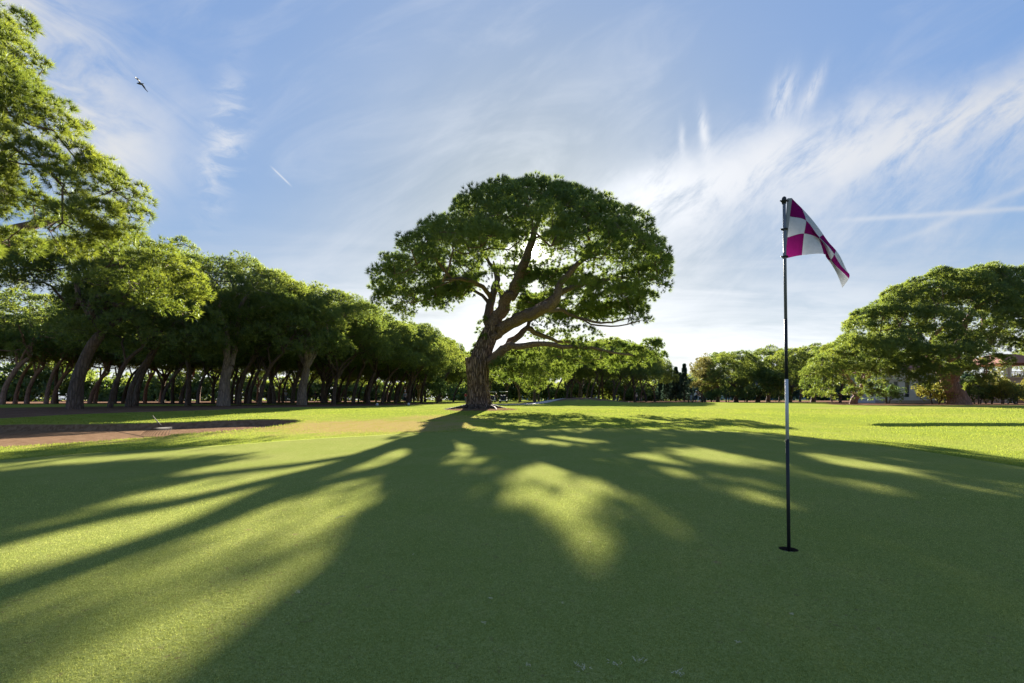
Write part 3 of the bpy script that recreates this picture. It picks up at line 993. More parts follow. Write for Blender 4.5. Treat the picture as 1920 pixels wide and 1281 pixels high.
    for (a, b, dy, s, k) in (
            (730, 560, 0, 1.0, 1), (760, 575, -2, 0.85, .9), (790, 560, 2, 1.0, 1), (825, 560, -2, 0.9, .9), (860, 552, 1, 0.9, .8), (745, 585, 1, .6, .8), (885, 545, 3, .8, .6), (715, 540, 1, .8, 1),
            (1235, 500, 0, .9, .9), (1210, 510, 2, .8, .8), (1170, 525, 1, .8, .6), (1130, 535, -2, .8, .55), (1090, 545, 3, .8, .5), (1245, 515, 0, .5, .9), (1225, 528, 1, .5, .7),
            (1186, 577, 1, 0.55, .9), (1170, 583, .6, .45, .8), (1205, 600, -1, .35, .9), (1217, 600, -1, .25, .9), (1195, 590, .4, .4, .8), (1150, 592, 1, .4, .6), (1178, 603, -.6, .3, .8),
            (1010, 605, 3, .8, .5), (1045, 612, 1, .8, .5), (1080, 570, 4, .9, .5), (1115, 575, 3, .8, .5), (1060, 600, 5, .9, .5), (1030, 560, 6, .9, .45), (985, 560, 6, .8, .4), (1130, 560, 5, .7, .5), (1095, 620, 2, .6, .5), (1120, 628, 1, .45, .6), (1000, 630, 4, .8, .6),
            (1050, 630, 4, .8, .7), (1075, 648, 5, .8, .7), (1020, 655, 3, .8, .7), (1150, 575, 3, .5, .6),
            (945, 690, -1, .9, .9), (980, 700, 1, 1.0, 1), (1015, 700, -1, 1.0, 1), (1050, 695, 1.5, .9, .9), (965, 672, 1, .8, .8), (1000, 678, 3, .9, .9), (1040, 672, -1, .8, .8), (1080, 672, 1, .8, .8), (1115, 675, -1, .7, .8),
            (1085, 655, -1, .6, .8), (1130, 655, -.5, .6, .8), (1160, 652, -.5, .6, .9), (1190, 660, 0, .7, .9), (1215, 652, 0, .7, 1), (1235, 668, 0, .55, 1), (1205, 675, -.5, .7, .9), (1165, 678, .5, .7, .8), (1225, 645, .3, .5, .9),
            (1145, 688, 1, .6, .7), (930, 705, .5, .5, .8), (1000, 718, 0, .7, .8), (955, 715, 1, .6, .8),
            (1240, 650, 0, .4, 1), (1100, 640, 2, .6, .8), (1150, 640, 1, .45, .8), (1075, 625, 3, .6, .7), (1200, 588, 0, .4, .8), (1165, 572, 1.5, .4, .7),
            (903, 606, 0.3, .25, 1), (900, 622, .2, .3, 1), (908, 635, -.4, .3, 1), (898, 650, .1, .35, 1), (888, 662, 0, .25, 1), (880, 664, 0, .2, 1), (911, 598, 0, .2, 1)):
        p = q(a, b, dy)
        extra.append((p[0], p[1], p[2], s * 1.1, s, s * 0.55, k * 1.5))
    # foliage that stands in the way of the sun where the green lies in shade
    n_shell = len(pads)
    shade = []; tries = 0
    cells = {}
    while len(shade) < SHADE_N and tries < 20000:
        tries += 1
        gx_, gy_ = rg.uniform(-7.5, 8.0), rg.uniform(1.2, 13.5)
        if 0: continue
        gpx = 960 + F * gx_ / gy_; gpy = 750 + F * EYE / gy_
        if gpx < -500 or gpx > 2300: continue
        if min(math.hypot((gx_ - c[0]), (gy_ - c[1]) * 0.45) for c in cells.values()) < 0.40 if cells else False: continue
        near_open = False
        for poly, pr in SUNNY:
            if pr > 0.6:
                for (ox, oy) in ((0, 0), (0.14, 0), (-0.14, 0), (0, 0.28), (0, -0.28)):
                    hx_, hy_ = gx_ + ox, gy_ + oy
                    if inpoly(np.array([960 + F * hx_ / hy_]), np.array([750 + F * EYE / hy_]), poly)[0]: near_open = True; break
            if near_open: break
        if near_open: continue
        if gpx < 780 and gpy < 870 - 0.02 * gpx: continue
        # walk up the ray to the sun and list the places inside the crown
        cand = []
        for t_ in np.linspace(18, 44, 60):
            p = np.array([gx_, gy_, 0.03]) + SUN_V * t_
            e = ((p[0] - cx) / 8.9) ** 2 + ((p[1] - cy) / 8.4) ** 2
            if e > 1: continue
            if p[2] < 6.9 + 0.5 * (p[0] < -3) or p[2] > 7.6 + 5.4 * math.sqrt(1 - e): continue
            u1, v1 = 960 + F * p[0] / p[1], 750 - F * (p[2] - EYE) / p[1]
            if 855 < u1 < 932 and 535 < v1 < 620: continue
            if u1 < 860 and v1 > 590: continue
            if math.hypot(u1 - 997, v1 - 472) < 20: continue
            if math.hypot((u1 - 1004) / 14, (v1 - 536) / 9) < 1: continue
            cand.append(p)
        if not cand: continue
        p = cand[int(rg.integers(len(cand)))]
        s = rg.uniform(0.46, 0.72)
        shade.append((p[0], p[1], p[2], s, s, s * 0.55, 1.2)); cells[len(shade)] = (gx_, gy_)
    n_open = len(pads)
    pads += shade
    n_shell = len(pads)
    allp = pads + extra
    P, Dn, V, I = pad_points(allp, 68, rg, 0.5)
    # openings
    drop = sunny_drop(P, rg)
    u_, v_ = to_px(P)
    core = (np.hypot((u_ - 1000) / 105, (v_ - 525) / 75) < 1) & (rg.random(len(P)) < 0.25)
    core &= I < n_open
    low_gap = (np.hypot((u_ - 930) / 42, (v_ - 560) / 50) < 1) & (rg.random(len(P)) < 0.9)
    eye_gap = (np.hypot(u_ - 997, v_ - 472) < 15) & (rg.random(len(P)) < 0.985)
    skygap = (np.hypot((u_ - 1004) / 15, (v_ - 536) / 10) < 1) & (rg.random(len(P)) < 0.85)
    is_ex = I >= n_shell
    keep = ~(drop & ~(is_ex & (v_ > 640))) & ~core & ~(low_gap & (P[:, 2] > 4)) & ~eye_gap & ~skygap
    keep |= is_ex & (I >= len(allp) - 7)
    near_keep = keep | (core & (rg.random(len(P)) < 0.5) & ~drop)
    selp = P[near_keep] - Dn[near_keep] * 0.25
    P, Dn, V, I = P[keep], Dn[keep], V[keep], I[keep]
    # branchlets: targets are sampled from the kept needles
    tg = selp[rg.permutation(len(selp))[:1700]]
    sk.grow(tg, rg, minz=org[2] + 3.0, r0=0.016, jit=0.2, up=0.15, start=12, own=True)
    # the pipe model gives long spindly tips; keep them but thin
    lmb = {1: 'left stem', 2: 'middle stem', 3: 'right limb', 4: 'inner limb', 5: 'thin limb', 6: 'low limb', 7: 'rear limb'}
    off = lambda mb: setattr(mb, 'v', [tuple(np.array(p) - org) for p in mb.v]) or mb
    # trunk: many-sided with fluting and root flare
    mb = MB(); K = 56
    tp = [np.array(p) for p in sk.p[:ti + 1]]
    # dense resample
    den = []
    for i in range(len(tp) - 1):
        for s in range(5): den.append((tp[i] * (1 - s / 5) + tp[i + 1] * s / 5, sk.r[i] * (1 - s / 5) + sk.r[i + 1] * s / 5))
    den.append((tp[-1], sk.r[ti]))
    vs = []; fs = []
    n_ = len(den)
    ph = rg.uniform(0, 6.28, 8)
    for i, (c_, r_) in enumerate(den):
        h_ = c_[2] - den[0][0][2]
        fl = 0.55 * math.exp(-max(h_, 0) / 0.38)
        for j in range(K):
            a = 2 * math.pi * j / K
            flu = 0.05 * math.sin(5 * a + ph[0] + h_ * 0.5) + 0.035 * math.sin(9 * a + ph[1] - h_ * 0.8) + 0.03 * math.sin(17 * a + ph[2] + 0.9 * math.sin(h_ * 1.3))
            rt = fl * (0.5 + 0.5 * math.sin(5 * a + ph[0]) + 0.3 * math.sin(3 * a + ph[3]))
            fur = 0.03 * (abs(math.sin(14 * a + 1.3 * math.sin(h_ * 2.1 + a) + ph[4])) - 0.5) + 0.012 * rg.normal()
            r2 = r_ * (1 + flu + fur + max(0, rt))
            vs.append(c_ + np.array([math.cos(a) * r2, math.sin(a) * r2 * 0.92, 0]))
    for i in range(n_ - 1):
        for j in range(K):
            a_, b_ = i * K + j, i * K + (j + 1) % K
            fs.append((a_, b_, b_ + K, a_ + K))
    fs.append(tuple(range((n_ - 1) * K, n_ * K)))
    mb.add(vs, fs)
    trunk = off(mb).build('trunk', M_BARK, T, True)
    for k_ in range(9):
        a = k_ * 0.70 + rg.normal() * 0.12
        x0_, y0_ = TREE_XY; pts_ = []; rs_ = []
        ln_ = rg.uniform(1.2, 2.4)
        for s_ in range(7):
            f_ = s_ / 6; r_ = 0.62 + ln_ * f_; aa = a + 0.25 * math.sin(3 * f_ + k_)
            x_, y_ = x0_ + r_ * math.cos(aa), y0_ + r_ * math.sin(aa)
            pts_.append(np.array([x_, y_, gz(x_, y_) + 0.12 * (1 - f_) ** 2 - 0.05 * f_ - 0.02]) - org); rs_.append(0.15 * (1 - f_) + 0.03)
        MB().tube(pts_, rs_, 8, True, 0.1, k_).build('root', M_BARK2, trunk, True)
    # the sawn off stub on the left
    st = MB(); K2 = 30
    prof = [(q(897, 735, -0.25), 0.42), (q(892, 712, -0.3), 0.48), (q(889, 695, -0.3), 0.50), (q(888, 680, -0.3), 0.50), (q(888, 671, -0.3), 0.50)]
    vs = []; fs = []
    dn = []
    for i in range(len(prof) - 1):
        for s in range(4):
            f_ = s / 4; dn.append((prof[i][0] * (1 - f_) + prof[i + 1][0] * f_, prof[i][1] * (1 - f_) + prof[i + 1][1] * f_))
    dn.append(prof[-1])
    for i, (c_, r_) in enumerate(dn):
        for j in range(K2):
            a = 2 * math.pi * j / K2
            r2 = r_ * (1 + 0.06 * math.sin(6 * a + ph[5]) + 0.04 * math.sin(13 * a + i * 0.3) + 0.02 * rg.normal())
            vs.append(c_ + np.array([math.cos(a) * r2, math.sin(a) * r2, 0.03 * math.sin(a * 3) * (i == len(dn) - 1)]))
    for i in range(len(dn) - 1):
        for j in range(K2):
            a_, b_ = i * K2 + j, i * K2 + (j + 1) % K2
            fs.append((a_, b_, b_ + K2, a_ + K2))
    st.add(vs, fs)
    stub = off(st).build('sawn_stub', M_BARK, T, True)
    top = MB(); cc = dn[-1][0]
    ring = [np.array(vs[(len(dn) - 1) * K2 + j]) for j in range(K2)]
    ring2 = [cc + (p - cc) * 0.86 + np.array([0, 0, 0.012]) for p in ring]
    tv = ring + ring2 + [cc + np.array([0, 0, 0.0])]
    tf = [(j, (j + 1) % K2, K2 + (j + 1) % K2, K2 + j) for j in range(K2)] + [(K2 + j, K2 + (j + 1) % K2, 2 * K2) for j in range(K2)]
    top.add(tv, tf)
    off(top).build('cut_face', M_CUT, stub)
    for tgk in lmb:
        mbk = sk.mesh(14, 5, {tgk}, 0.10, 0.05, 5)
        off(mbk).build('limb', M_LIMB, T, True)
    tw = sk.mesh(6, 4, {-1}, 0.04, 0.03, 9)
    if tw.v: off(tw).build('sprouts', M_LIMB, T, True)
    co, vr = tuft_soup(P - org, Dn, 0.24, 0.026, 22, 0.5, rg, V)
    tri_mesh('crown', co, M_NEEDLE, vr, T)
    return T


old_pine()


# ------------------------------------------------------------------ generic stone pine
def stone_pine(name, label, loc, seed, H=12.5, Rc=5.0, zb=0.58, lean=(0, 0), limbs=4, rt=0.42, fork=0.34, pads_n=38, ps=(0.9, 1.5), dens=26,
               blade=(0.34, 0.06, 6), barkm=None, needles=None, group=None, targets=150, cshift=(0, 0), pads=None, twist=0.25, low=False, carve=None, rz=0.0, under=0.35, r0=0.02, split=False):
    rg = np.random.default_rng(seed)
    T = thing(name, label, 'tree', loc, rz, group)
    sk = Skel()
    hf = H * fork
    tr = [np.array([0, 0, -0.3]), np.array([lean[0] * 0.12, lean[1] * 0.12, hf * 0.35]), np.array([lean[0] * 0.5, lean[1] * 0.5, hf * 0.75]), np.array([lean[0], lean[1], hf])]
    tr[1][:2] += rg.normal(size=2) * 0.08 * rt; tr[2][:2] += rg.normal(size=2) * 0.25 * rt
    ti = sk.chain(tr, [rt * 1.35, rt * 0.98, rt * 0.86, rt * 0.78], -1, 0, 4)
    cx, cy = lean[0] + cshift[0], lean[1] + cshift[1]
    if pads is None:
        pads = []; tries = 0
        while len(pads) < pads_n and tries < 3000:
            tries += 1
            a = rg.uniform(0, 2 * math.pi); r = math.sqrt(rg.uniform(0.0, 1.0))
            x = cx + Rc * r * math.cos(a); y = cy + Rc * r * math.sin(a)
            s = rg.uniform(*ps)
            z = H * zb + (H * (1 - zb) - s * 0.6) * math.sqrt(max(0, 1 - r ** 2.2)) + rg.uniform(-0.35, 0.2)
            if any((x - p[0]) ** 2 + (y - p[1]) ** 2 + (1.3 * (z - p[2])) ** 2 < (0.62 * (s + p[3])) ** 2 for p in pads): continue
            pads.append((x, y, z, s * 1.1, s * 1.1, s * 0.68))
    a0 = rg.uniform(0, 6.28)
    for k in range(limbs):
        a = a0 + 2 * math.pi * k / limbs + rg.normal() * 0.3
        ro = Rc * rg.uniform(0.35, 0.7)
        e = np.array([cx + ro * math.cos(a), cy + ro * math.sin(a), H * rg.uniform(zb + 0.05, zb + 0.25)])
        s0 = tr[-1] * 1.0
        if k % 2 and rg.random() < 0.5: s0 = tr[2]
        m1 = s0 * 0.66 + e * 0.34 + np.array([0, 0, 0.06 * H]) + rg.normal(size=3) * twist
        m2 = s0 * 0.33 + e * 0.67 + np.array([0, 0, 0.02 * H]) + rg.normal(size=3) * twist * 1.2
        sk.chain([s0, m1, m2, e], [rt * 0.55, rt * 0.42, rt * 0.3, rt * 0.15], sk.near(s0, 0), k + 1, 4, 0.03, rg)
    P, Dn, V, I = pad_points(pads, dens, rg, under)
    if carve is not None:
        kp = ~carve(P + np.array(loc), rg); P, Dn, V = P[kp], Dn[kp], V[kp]
    sel = rg.permutation(len(P))[:targets]
    sk.grow(P[sel] - Dn[sel] * 0.3, rg, minz=hf * 1.02 if not low else 0.8, r0=r0, jit=0.14, up=0.2, start=4, step=0.9, own=split)
    sk.mesh(10, 4, {0}, 0.05, 0.05, seed).build('trunk', barkm or M_BARK2, T, True)
    if split:
        for k in range(1, limbs + 1):
            sk.mesh(9, 4, {k}, 0.05, 0.05, seed).build('limb', barkm or M_BARK2, T, True)
        mm = sk.mesh(6, 4, {-1}, 0.05, 0.05, seed)
        if mm.v: mm.build('sprouts', barkm or M_BARK2, T, True)
    else:
        sk.mesh(8, 4, set(range(1, limbs + 1)) | {-1}, 0.05, 0.05, seed).build('limbs', barkm or M_BARK2, T, True)
    co, vr = tuft_soup(P, Dn, blade[0], blade[1], blade[2], 0.6, rg, V)
    tri_mesh('crown', co, needles or M_NEEDLE_FAR, vr, T)
    return T


def base_at(px, y):
    x = (px - 960) / F * y
    return (x, y, gz(x, y))


# -- nearest pine at the left edge of the picture
def near_pads():
    """lobes of the near crown, relative to the trunk foot at (-17,14.5)"""
    rg = np.random.default_rng(3)
    fx, fy, fz = NEAR
    L = []
    # right-hand face of the crown: photo outline points pulled to their depth
    for (a, b, y, s) in ((-40, 60, 13.6, 1.0), (10, 95, 13.2, 0.8), (-10, 160, 12.6, 1.0), (60, 125, 14.2, 0.45), (35, 205, 13.0, 0.9), (70, 165, 14.6, 0.5), (90, 235, 13.6, 0.75), (-30, 260, 12.2, 1.0),
                         (60, 300, 12.8, 0.8), (130, 290, 14.0, 0.7), (110, 350, 13.2, 0.8), (180, 330, 14.6, 0.7), (225, 355, 14.2, 0.65), (250, 405, 14.4, 0.55), (190, 400, 13.4, 0.8),
                         (130, 420, 12.8, 0.8), (60, 400, 13.8, 0.8), (240, 440, 13.8, 0.5), (200, 455, 13.6, 0.6), (140, 465, 13.4, 0.5), (-30, 380, 12.6, 0.8), (-60, 460, 13.0, 0.7), (262, 375, 15.0, 0.35),
                         (150, 250, 15.0, 0.45), (40, 455, 14.8, 0.6), (100, 200, 15.4, 0.5), (20, 40, 15.4, 0.7), (205, 310, 15.4, 0.4)):
        p = pix(a, b, y + 0.6)
        L.append((p[0] - fx, p[1] - fy, p[2] - fz, s * 1.1, s * 1.05, s * 0.62))
    # the rest of the crown, off to the left and behind
    n = 0
    while n < 46:
        a = rg.uniform(0, 6.28); r = math.sqrt(rg.uniform(0.02, 1))
        x = 0.3 + 6.0 * r * math.cos(a); y = 0.4 + 5.0 * r * math.sin(a)
        z = 6.2 + 6.6 * math.sqrt(1 - r * r * 0.98) + rg.uniform(-0.4, 0.2)
        q = np.array([x + fx, y + fy, z + fz]); u_ = 960 + F * q[0] / q[1]; v_ = 750 - F * (q[2] - EYE) / q[1]
        if u_ > -40 + (v_ < 330) * 0 and u_ > -40: 
            n += 0.2; continue
        s = rg.uniform(0.9, 1.3); L.append((x, y, z, s * 1.1, s * 1.1, s * 0.65)); n += 1
    return L


NEAR = (-19.5, 16.0, gz(-19.5, 16.0))
stone_pine('pine_tree', 'nearest pine at the left edge, long needled crown with bare branches under it', NEAR, 31, H=12.8, Rc=6.0, lean=(0.8, 0.0), limbs=6, rt=0.5, fork=0.36,
           pads=near_pads(), dens=125, blade=(0.21, 0.0125, 30), needles=M_NEEDLE_NEAR, targets=900, barkm=M_LIMB, twist=0.35, r0=0.011, under=0.5, split=True)


# -- second pine: leaning trunk, broad bright lobe pushed out to the right
def lobe_pads(foot, spec, sz=1.0):
    L = []
    for (a, b, y, s) in spec:
        p = pix(a, b, y)
        L.append((p[0] - foot[0], p[1] - foot[1], p[2] - foot[2], s * 1.15 * sz, s * 1.05 * sz, s * 0.66 * sz))
    return L


def dome_pads(rg, c, rx, ry, z0, z1, n, ps, cond=None):
    L = []; tr_ = 0
    while len(L) < n and tr_ < 4000:
        tr_ += 1
        a = rg.uniform(0, 6.28); r = math.sqrt(rg.uniform(0, 1)); s = rg.uniform(*ps)
        x = c[0] + rx * r * math.cos(a); y = c[1] + ry * r * math.sin(a)
        z = z0 + (z1 - z0 - 0.6 * s) * math.sqrt(max(0, 1 - r ** 2.3)) + rg.uniform(-0.4, 0.2)
        if any((x - p[0]) ** 2 + (y - p[1]) ** 2 + (1.3 * (z - p[2])) ** 2 < (0.6 * (s + p[3])) ** 2 for p in L): continue
        if cond and not cond(x, y, z): continue
        L.append((x, y, z, s * 1.1, s * 1.1, s * 0.68))
    return L


f2 = base_at(140, 28.5)
rg2 = np.random.default_rng(8)
pd2 = lobe_pads(f2, [(170, 505, 27, 1.2), (215, 490, 27, 1.2), (260, 500, 27, 1.2), (300, 500, 26.5, 1.1), (335, 520, 26.5, 1.0), (365, 535, 26.5, .85), (380, 555, 26.3, .6), (345, 560, 26, .9), (310, 545, 25.8, 1.0), (270, 535, 25.6, 1.1),
                     (225, 530, 25.6, 1.1), (185, 530, 25.6, 1.0), (350, 585, 26, .6), (320, 580, 25.8, .6), (250, 470, 28.5, 1.2), (300, 475, 28.5, 1.1), (200, 460, 29, 1.2), (340, 500, 28, .8), (240, 560, 25.5, .7), (290, 565, 25.5, .7),
                     (150, 470, 29, 1.2), (100, 500, 28, 1.2), (40, 520, 27.5, 1.2), (60, 470, 29, 1.3), (0, 500, 28, 1.3), (-50, 480, 28, 1.3), (-60, 530, 27, 1.2)])
for i_ in range(len(pd2)):
    p_ = pd2[i_]; wx, wy, wz = p_[0] + f2[0], p_[1] + f2[1], p_[2] + f2[2]
    ppx = 960 + F * wx / wy
    k_ = 1 - 0.15 * float(sstep(ppx, 180, 300)) * (ppx < 420)
    wx, wy, wz = wx * k_, wy * k_, EYE + (wz - EYE) * k_
    pd2[i_] = (wx - f2[0], wy - f2[1], wz - f2[2], p_[3] * k_, p_[4] * k_, p_[5] * k_)
pd2 += dome_pads(rg2, (-3.5, 3.0), 6.5, 5, 7.2, 11.0, 26, (1.0, 1.5))
stone_pine('pine_tree', 'thick trunked pine leaning right with a bright lobe of crown reaching over the bunker', f2, 41, H=11.0, Rc=5.5, lean=(1.3, 0.4), limbs=6, rt=0.36, fork=0.42,
           pads=pd2, dens=100, blade=(0.22, 0.028, 10), needles=M_NEEDLE_NEAR, targets=420, twist=0.4, r0=0.016, split=True)

# -- third: forked giant
f3 = base_at(418, 37)
rg3 = np.random.default_rng(9)
pd3 = dome_pads(rg3, (0.2, 0.8), 5.4, 4.8, 7.6, 11.5, 36, (1.0, 1.65))
pd3 += lobe_pads(f3, [(330, 520, 35, 1.1), (370, 560, 34.5, .9), (420, 565, 34, 1.0), (460, 560, 34, 1.0), (500, 575, 34.5, .8), (395, 585, 34.5, .6), (310, 480, 38, 1.1), (345, 465, 39, 1.1), (520, 560, 35, .7)])
stone_pine('pine_tree', 'stout pine with a trunk forked low into three heavy limbs coloured pale as if sky lit', f3, 43, H=12.5, Rc=5.0, lean=(0.5, 0.2), limbs=5, rt=0.42, fork=0.25,
           pads=pd3, barkm=M_BARK_LIT, dens=74, blade=(0.25, 0.036, 8), targets=330, twist=0.5, r0=0.018, split=True)

# -- fourth: forked, further along
f4_ = base_at(566, 44)
rg4 = np.random.default_rng(10)
pd4 = dome_pads(rg4, (0.8, 0.5), 5.6, 5.0, 6.6, 10.9, 38, (1.0, 1.65))
pd4 += lobe_pads(f4_, [(620, 600, 41, .9), (645, 590, 42, .8), (660, 585, 43, .7), (600, 580, 41, .9), (540, 600, 41, .8)])
stone_pine('pine_tree', 'pine with twisting open limbs in the middle of the left tree line', f4_, 45, H=11.6, Rc=5.2, lean=(0.4, 0.2), limbs=6, rt=0.38, fork=0.30,
           pads=pd4, barkm=M_BARK_LIT, dens=66, blade=(0.25, 0.040, 8), targets=300, twist=0.55, r0=0.018, split=True)

# -- shared forms for the rest of the wood
PROTO = []
for k, (H, Rc, ln, lb, rt, fk) in enumerate(((12.0, 5.4, (0.9, 0.1), 5, 0.21, 0.36), (11.5, 4.9, (1.6, -0.3), 4, 0.175, 0.42), (12.5, 5.8, (0.2, 0.3), 6, 0.25, 0.30), (11.0, 4.8, (2.2, 0.2), 4, 0.165, 0.46))):
    PROTO.append(stone_pine('pine_tree', 'x', (0, 0, 0), 60 + k, H=H, Rc=Rc, lean=ln, limbs=lb, rt=rt, fork=fk, zb=0.47, pads_n=40, ps=(1.0, 1.75), dens=50, blade=(0.27, 0.062, 6), targets=150, twist=0.35))
RED = []
for k, (ln, fk) in enumerate((((2.0, 0.0), 0.42), ((1.4, 0.5), 0.5))):
    RED.append(stone_pine('pine_tree', 'x', (0, 0, 0), 70 + k, H=10.5, Rc=4.6, zb=0.50, lean=ln, limbs=5, rt=0.20, fork=fk, pads_n=34, dens=34, blade=(0.30, 0.07, 6), targets=150, barkm=M_BARK3, twist=0.35))
_used = set(); _pr = random.Random(3)


def place(proto, loc, s, rz, label, group=None, cat='tree', sz=None):
    if proto.name not in _used:
        _used.add(proto.name); o = proto
    else:
        o = copy_tree(proto)
    o.location = loc; o.scale = (s * _pr.uniform(0.92, 1.08), s, (sz or s) * _pr.uniform(0.94, 1.05)); o.rotation_euler = (R(_pr.uniform(-4, 4)), R(_pr.uniform(-3, 6)), rz)
    tag(o, label, cat)
    if group: o['group'] = group
    elif 'group' in o: del o['group']
    return o


GL = 'pines along the edge of the left wood'
edge = [  # px, depth, proto, scale, turn, label
    (205, 31, 3, 0.80, 0.15, 'thin dark pine leaning sharply right just right of the thick leaning trunk'),
    (240, 33, 1, 0.88, 1.2, 'dark straight pine between the thin leaning pine and the forked giant'),
    (352, 40, 0, 0.92, 2.4, 'dark pine standing just left of the forked giant'),
    (448, 44, 1, 0.95, 0.5, 'dark slim pine just right of the forked giant'),
    (485, 40, 3, 0.86, -0.2, 'slender pine with a bare upright trunk midway between the two forked pines'),
    (515, 50, 1, 0.95, 3.0, 'straight black trunked pine left of the twisting open limbed pine'),
    (548, 52, 0, 0.92, 1.0, 'pine half hidden behind the twisting open limbed pine'),
    (625, 50, 2, 0.84, 0.0, 'ivy dark pine right of the twisting open limbed pine'),
    (662, 56, 1, 0.93, -0.4, 'pine leaning into the fairway with a pale bare trunk'),
    (690, 57, 0, 0.92, 0.3, 'pine with pale slanting trunk before the row bends away'),
    (716, 62, 3, 0.95, 0.1, 'strongly slanted pine in the far half of the left row'),
    (742, 68, 1, 0.95, 0.2, 'slanted pine just short of the mottled trunked pine'),
    (766, 68, 2, 0.88, -0.3, 'pine with a mottled pale trunk and spreading limbs far down the left row'),
    (790, 78, 0, 0.92, 0.4, 'pine near the far end of the left row'),
    (822, 92, 2, 0.92, 0.0, 'pine behind the round pale green bush'),
    (850, 104, 1, 0.95, 0.6, 'last pine of the left row beside the old pine'),
]
for (px, y, k, s, rz, lb) in edge:
    place(PROTO[k], base_at(px, y), s, rz, lb, GL)
# rows behind the edge
rgw = np.random.default_rng(99)
GI = 'pines deep in the left wood'
taken = [((px - 960) / F * y, y) for (px, y, *_r) in edge] + [f2[:2], f3[:2], f4_[:2]]
for row in range(1, 7):
    for y in np.arange(36 + row, 125, 6.4):
        ex = np.interp(y, [28, 37, 44, 58, 70, 90, 125], [-26, -23.5, -20.5, -18, -15.5, -13.5, -12])
        x = ex - row * 5.2 + rgw.normal() * 1.1
        yy = y + rgw.normal() * 1.3
        if yy < 52 and x < -29: continue
        if any((x - a) ** 2 + (yy - b) ** 2 < 9 for a, b in taken): continue
        if row > 3 and yy > 100: continue
        taken.append((x, yy))
        place(PROTO[int(rgw.integers(4))], (x, yy, gz(x, yy)), rgw.uniform(0.80, 0.98), rgw.uniform(-0.7, 0.9), 'dark pine deep in the shade of the left wood, trunk seen between nearer trunks', GI)
# sunlit reddish trunks beyond the strip of grass at the far left
GRd = 'reddish trunks beyond the grass strip'
reds = [(3, 47, 0, 1.05, 'sunlit reddish pine trunk cut by the left edge of the picture'), (28, 54, 1, 0.9, 'dim brown leaning trunk just right of the one at the left edge'), (50, 52, 0, 0.92, 'reddish forked trunk leaning right, left one of the leaning pair'),
        (86, 50, 1, 0.9, 'bright reddish trunk leaning right, right one of the leaning pair'), (100, 54, 0, 0.95, 'reddish trunk with limbs sweeping right, just left of the thick leaning pine'), (168, 56, 0, 0.9, 'thin reddish trunk just right of the thick leaning pine'), (178, 60, 1, 0.95, 'second thin reddish trunk right of the thick leaning pine'),
        (212, 62, 0, 0.9, 'pale reddish trunk behind the thin sharply leaning pine'), (272, 66, 0, 0.95, 'reddish slanting trunk in the gap left of the forked giant'), (300, 74, 1, 0.9, None), (338, 74, 0, 0.9, None), (372, 80, 1, 0.95, None), (-40, 52, 0, 1.0, None), (-90, 56, 1, 1.0, None), (140, 64, 1, 1.0, None), (-150, 50, 0, 1.0, None)]
for (px, y, k, s, lb) in reds:
    place(RED[k], base_at(px, y), s, rgw.uniform(-0.3, 0.3), lb or 'small reddish leaning pine far behind the grass strip at left', GRd)

# ------------------------------------------------------------------ centre wood
GC = 'pines of the wood behind the old pine'
cent = [(975, 88, 2, 0.88, 'broad low dark pine right of the golf carts'), (1003, 74, 0, 0.78, 'dark multi stemmed pine at the left end of the mound'), (1040, 82, 1, 0.85, None), (1062, 76, 2, 0.82, None), (1085, 84, 0, 0.88, None),
        (1108, 72, 1, 0.82, None), (1122, 80, 2, 0.85, None), (1150, 74, 0, 0.80, 'pale forked pine at the right end of the mound'), (1168, 84, 1, 0.85, None), (1190, 90, 2, 0.85, None), (1212, 96, 0, 0.80, None), (1228, 104, 2, 0.75, 'rightmost pine of the centre wood beside the cypresses'),
        (1030, 96, 0, 0.95, None), (1070, 100, 2, 0.98, None), (1130, 98, 1, 1.0, None), (1100, 110, 0, 1.0, None), (1170, 108, 2, 0.95, None), (950, 130, 2, 1.0, None), (915, 125, 0, 1.0, None), (1000, 120, 1, 1.0, None), (880, 120, 2, 0.95, None), (895, 140, 1, 1.1, None), (1010, 140, 2, 1.1, None), (1200, 118, 1, 1.0, None), (1090, 135, 2, 1.1, None), (1150, 135, 0, 1.1, None)]
for (px, y, k, s, lb) in cent:
    place(PROTO[k], base_at(px, y), s, rgw.uniform(-3, 3), lb or 'dark pine inside the wood behind the old pine, trunk in deep shade', GC)


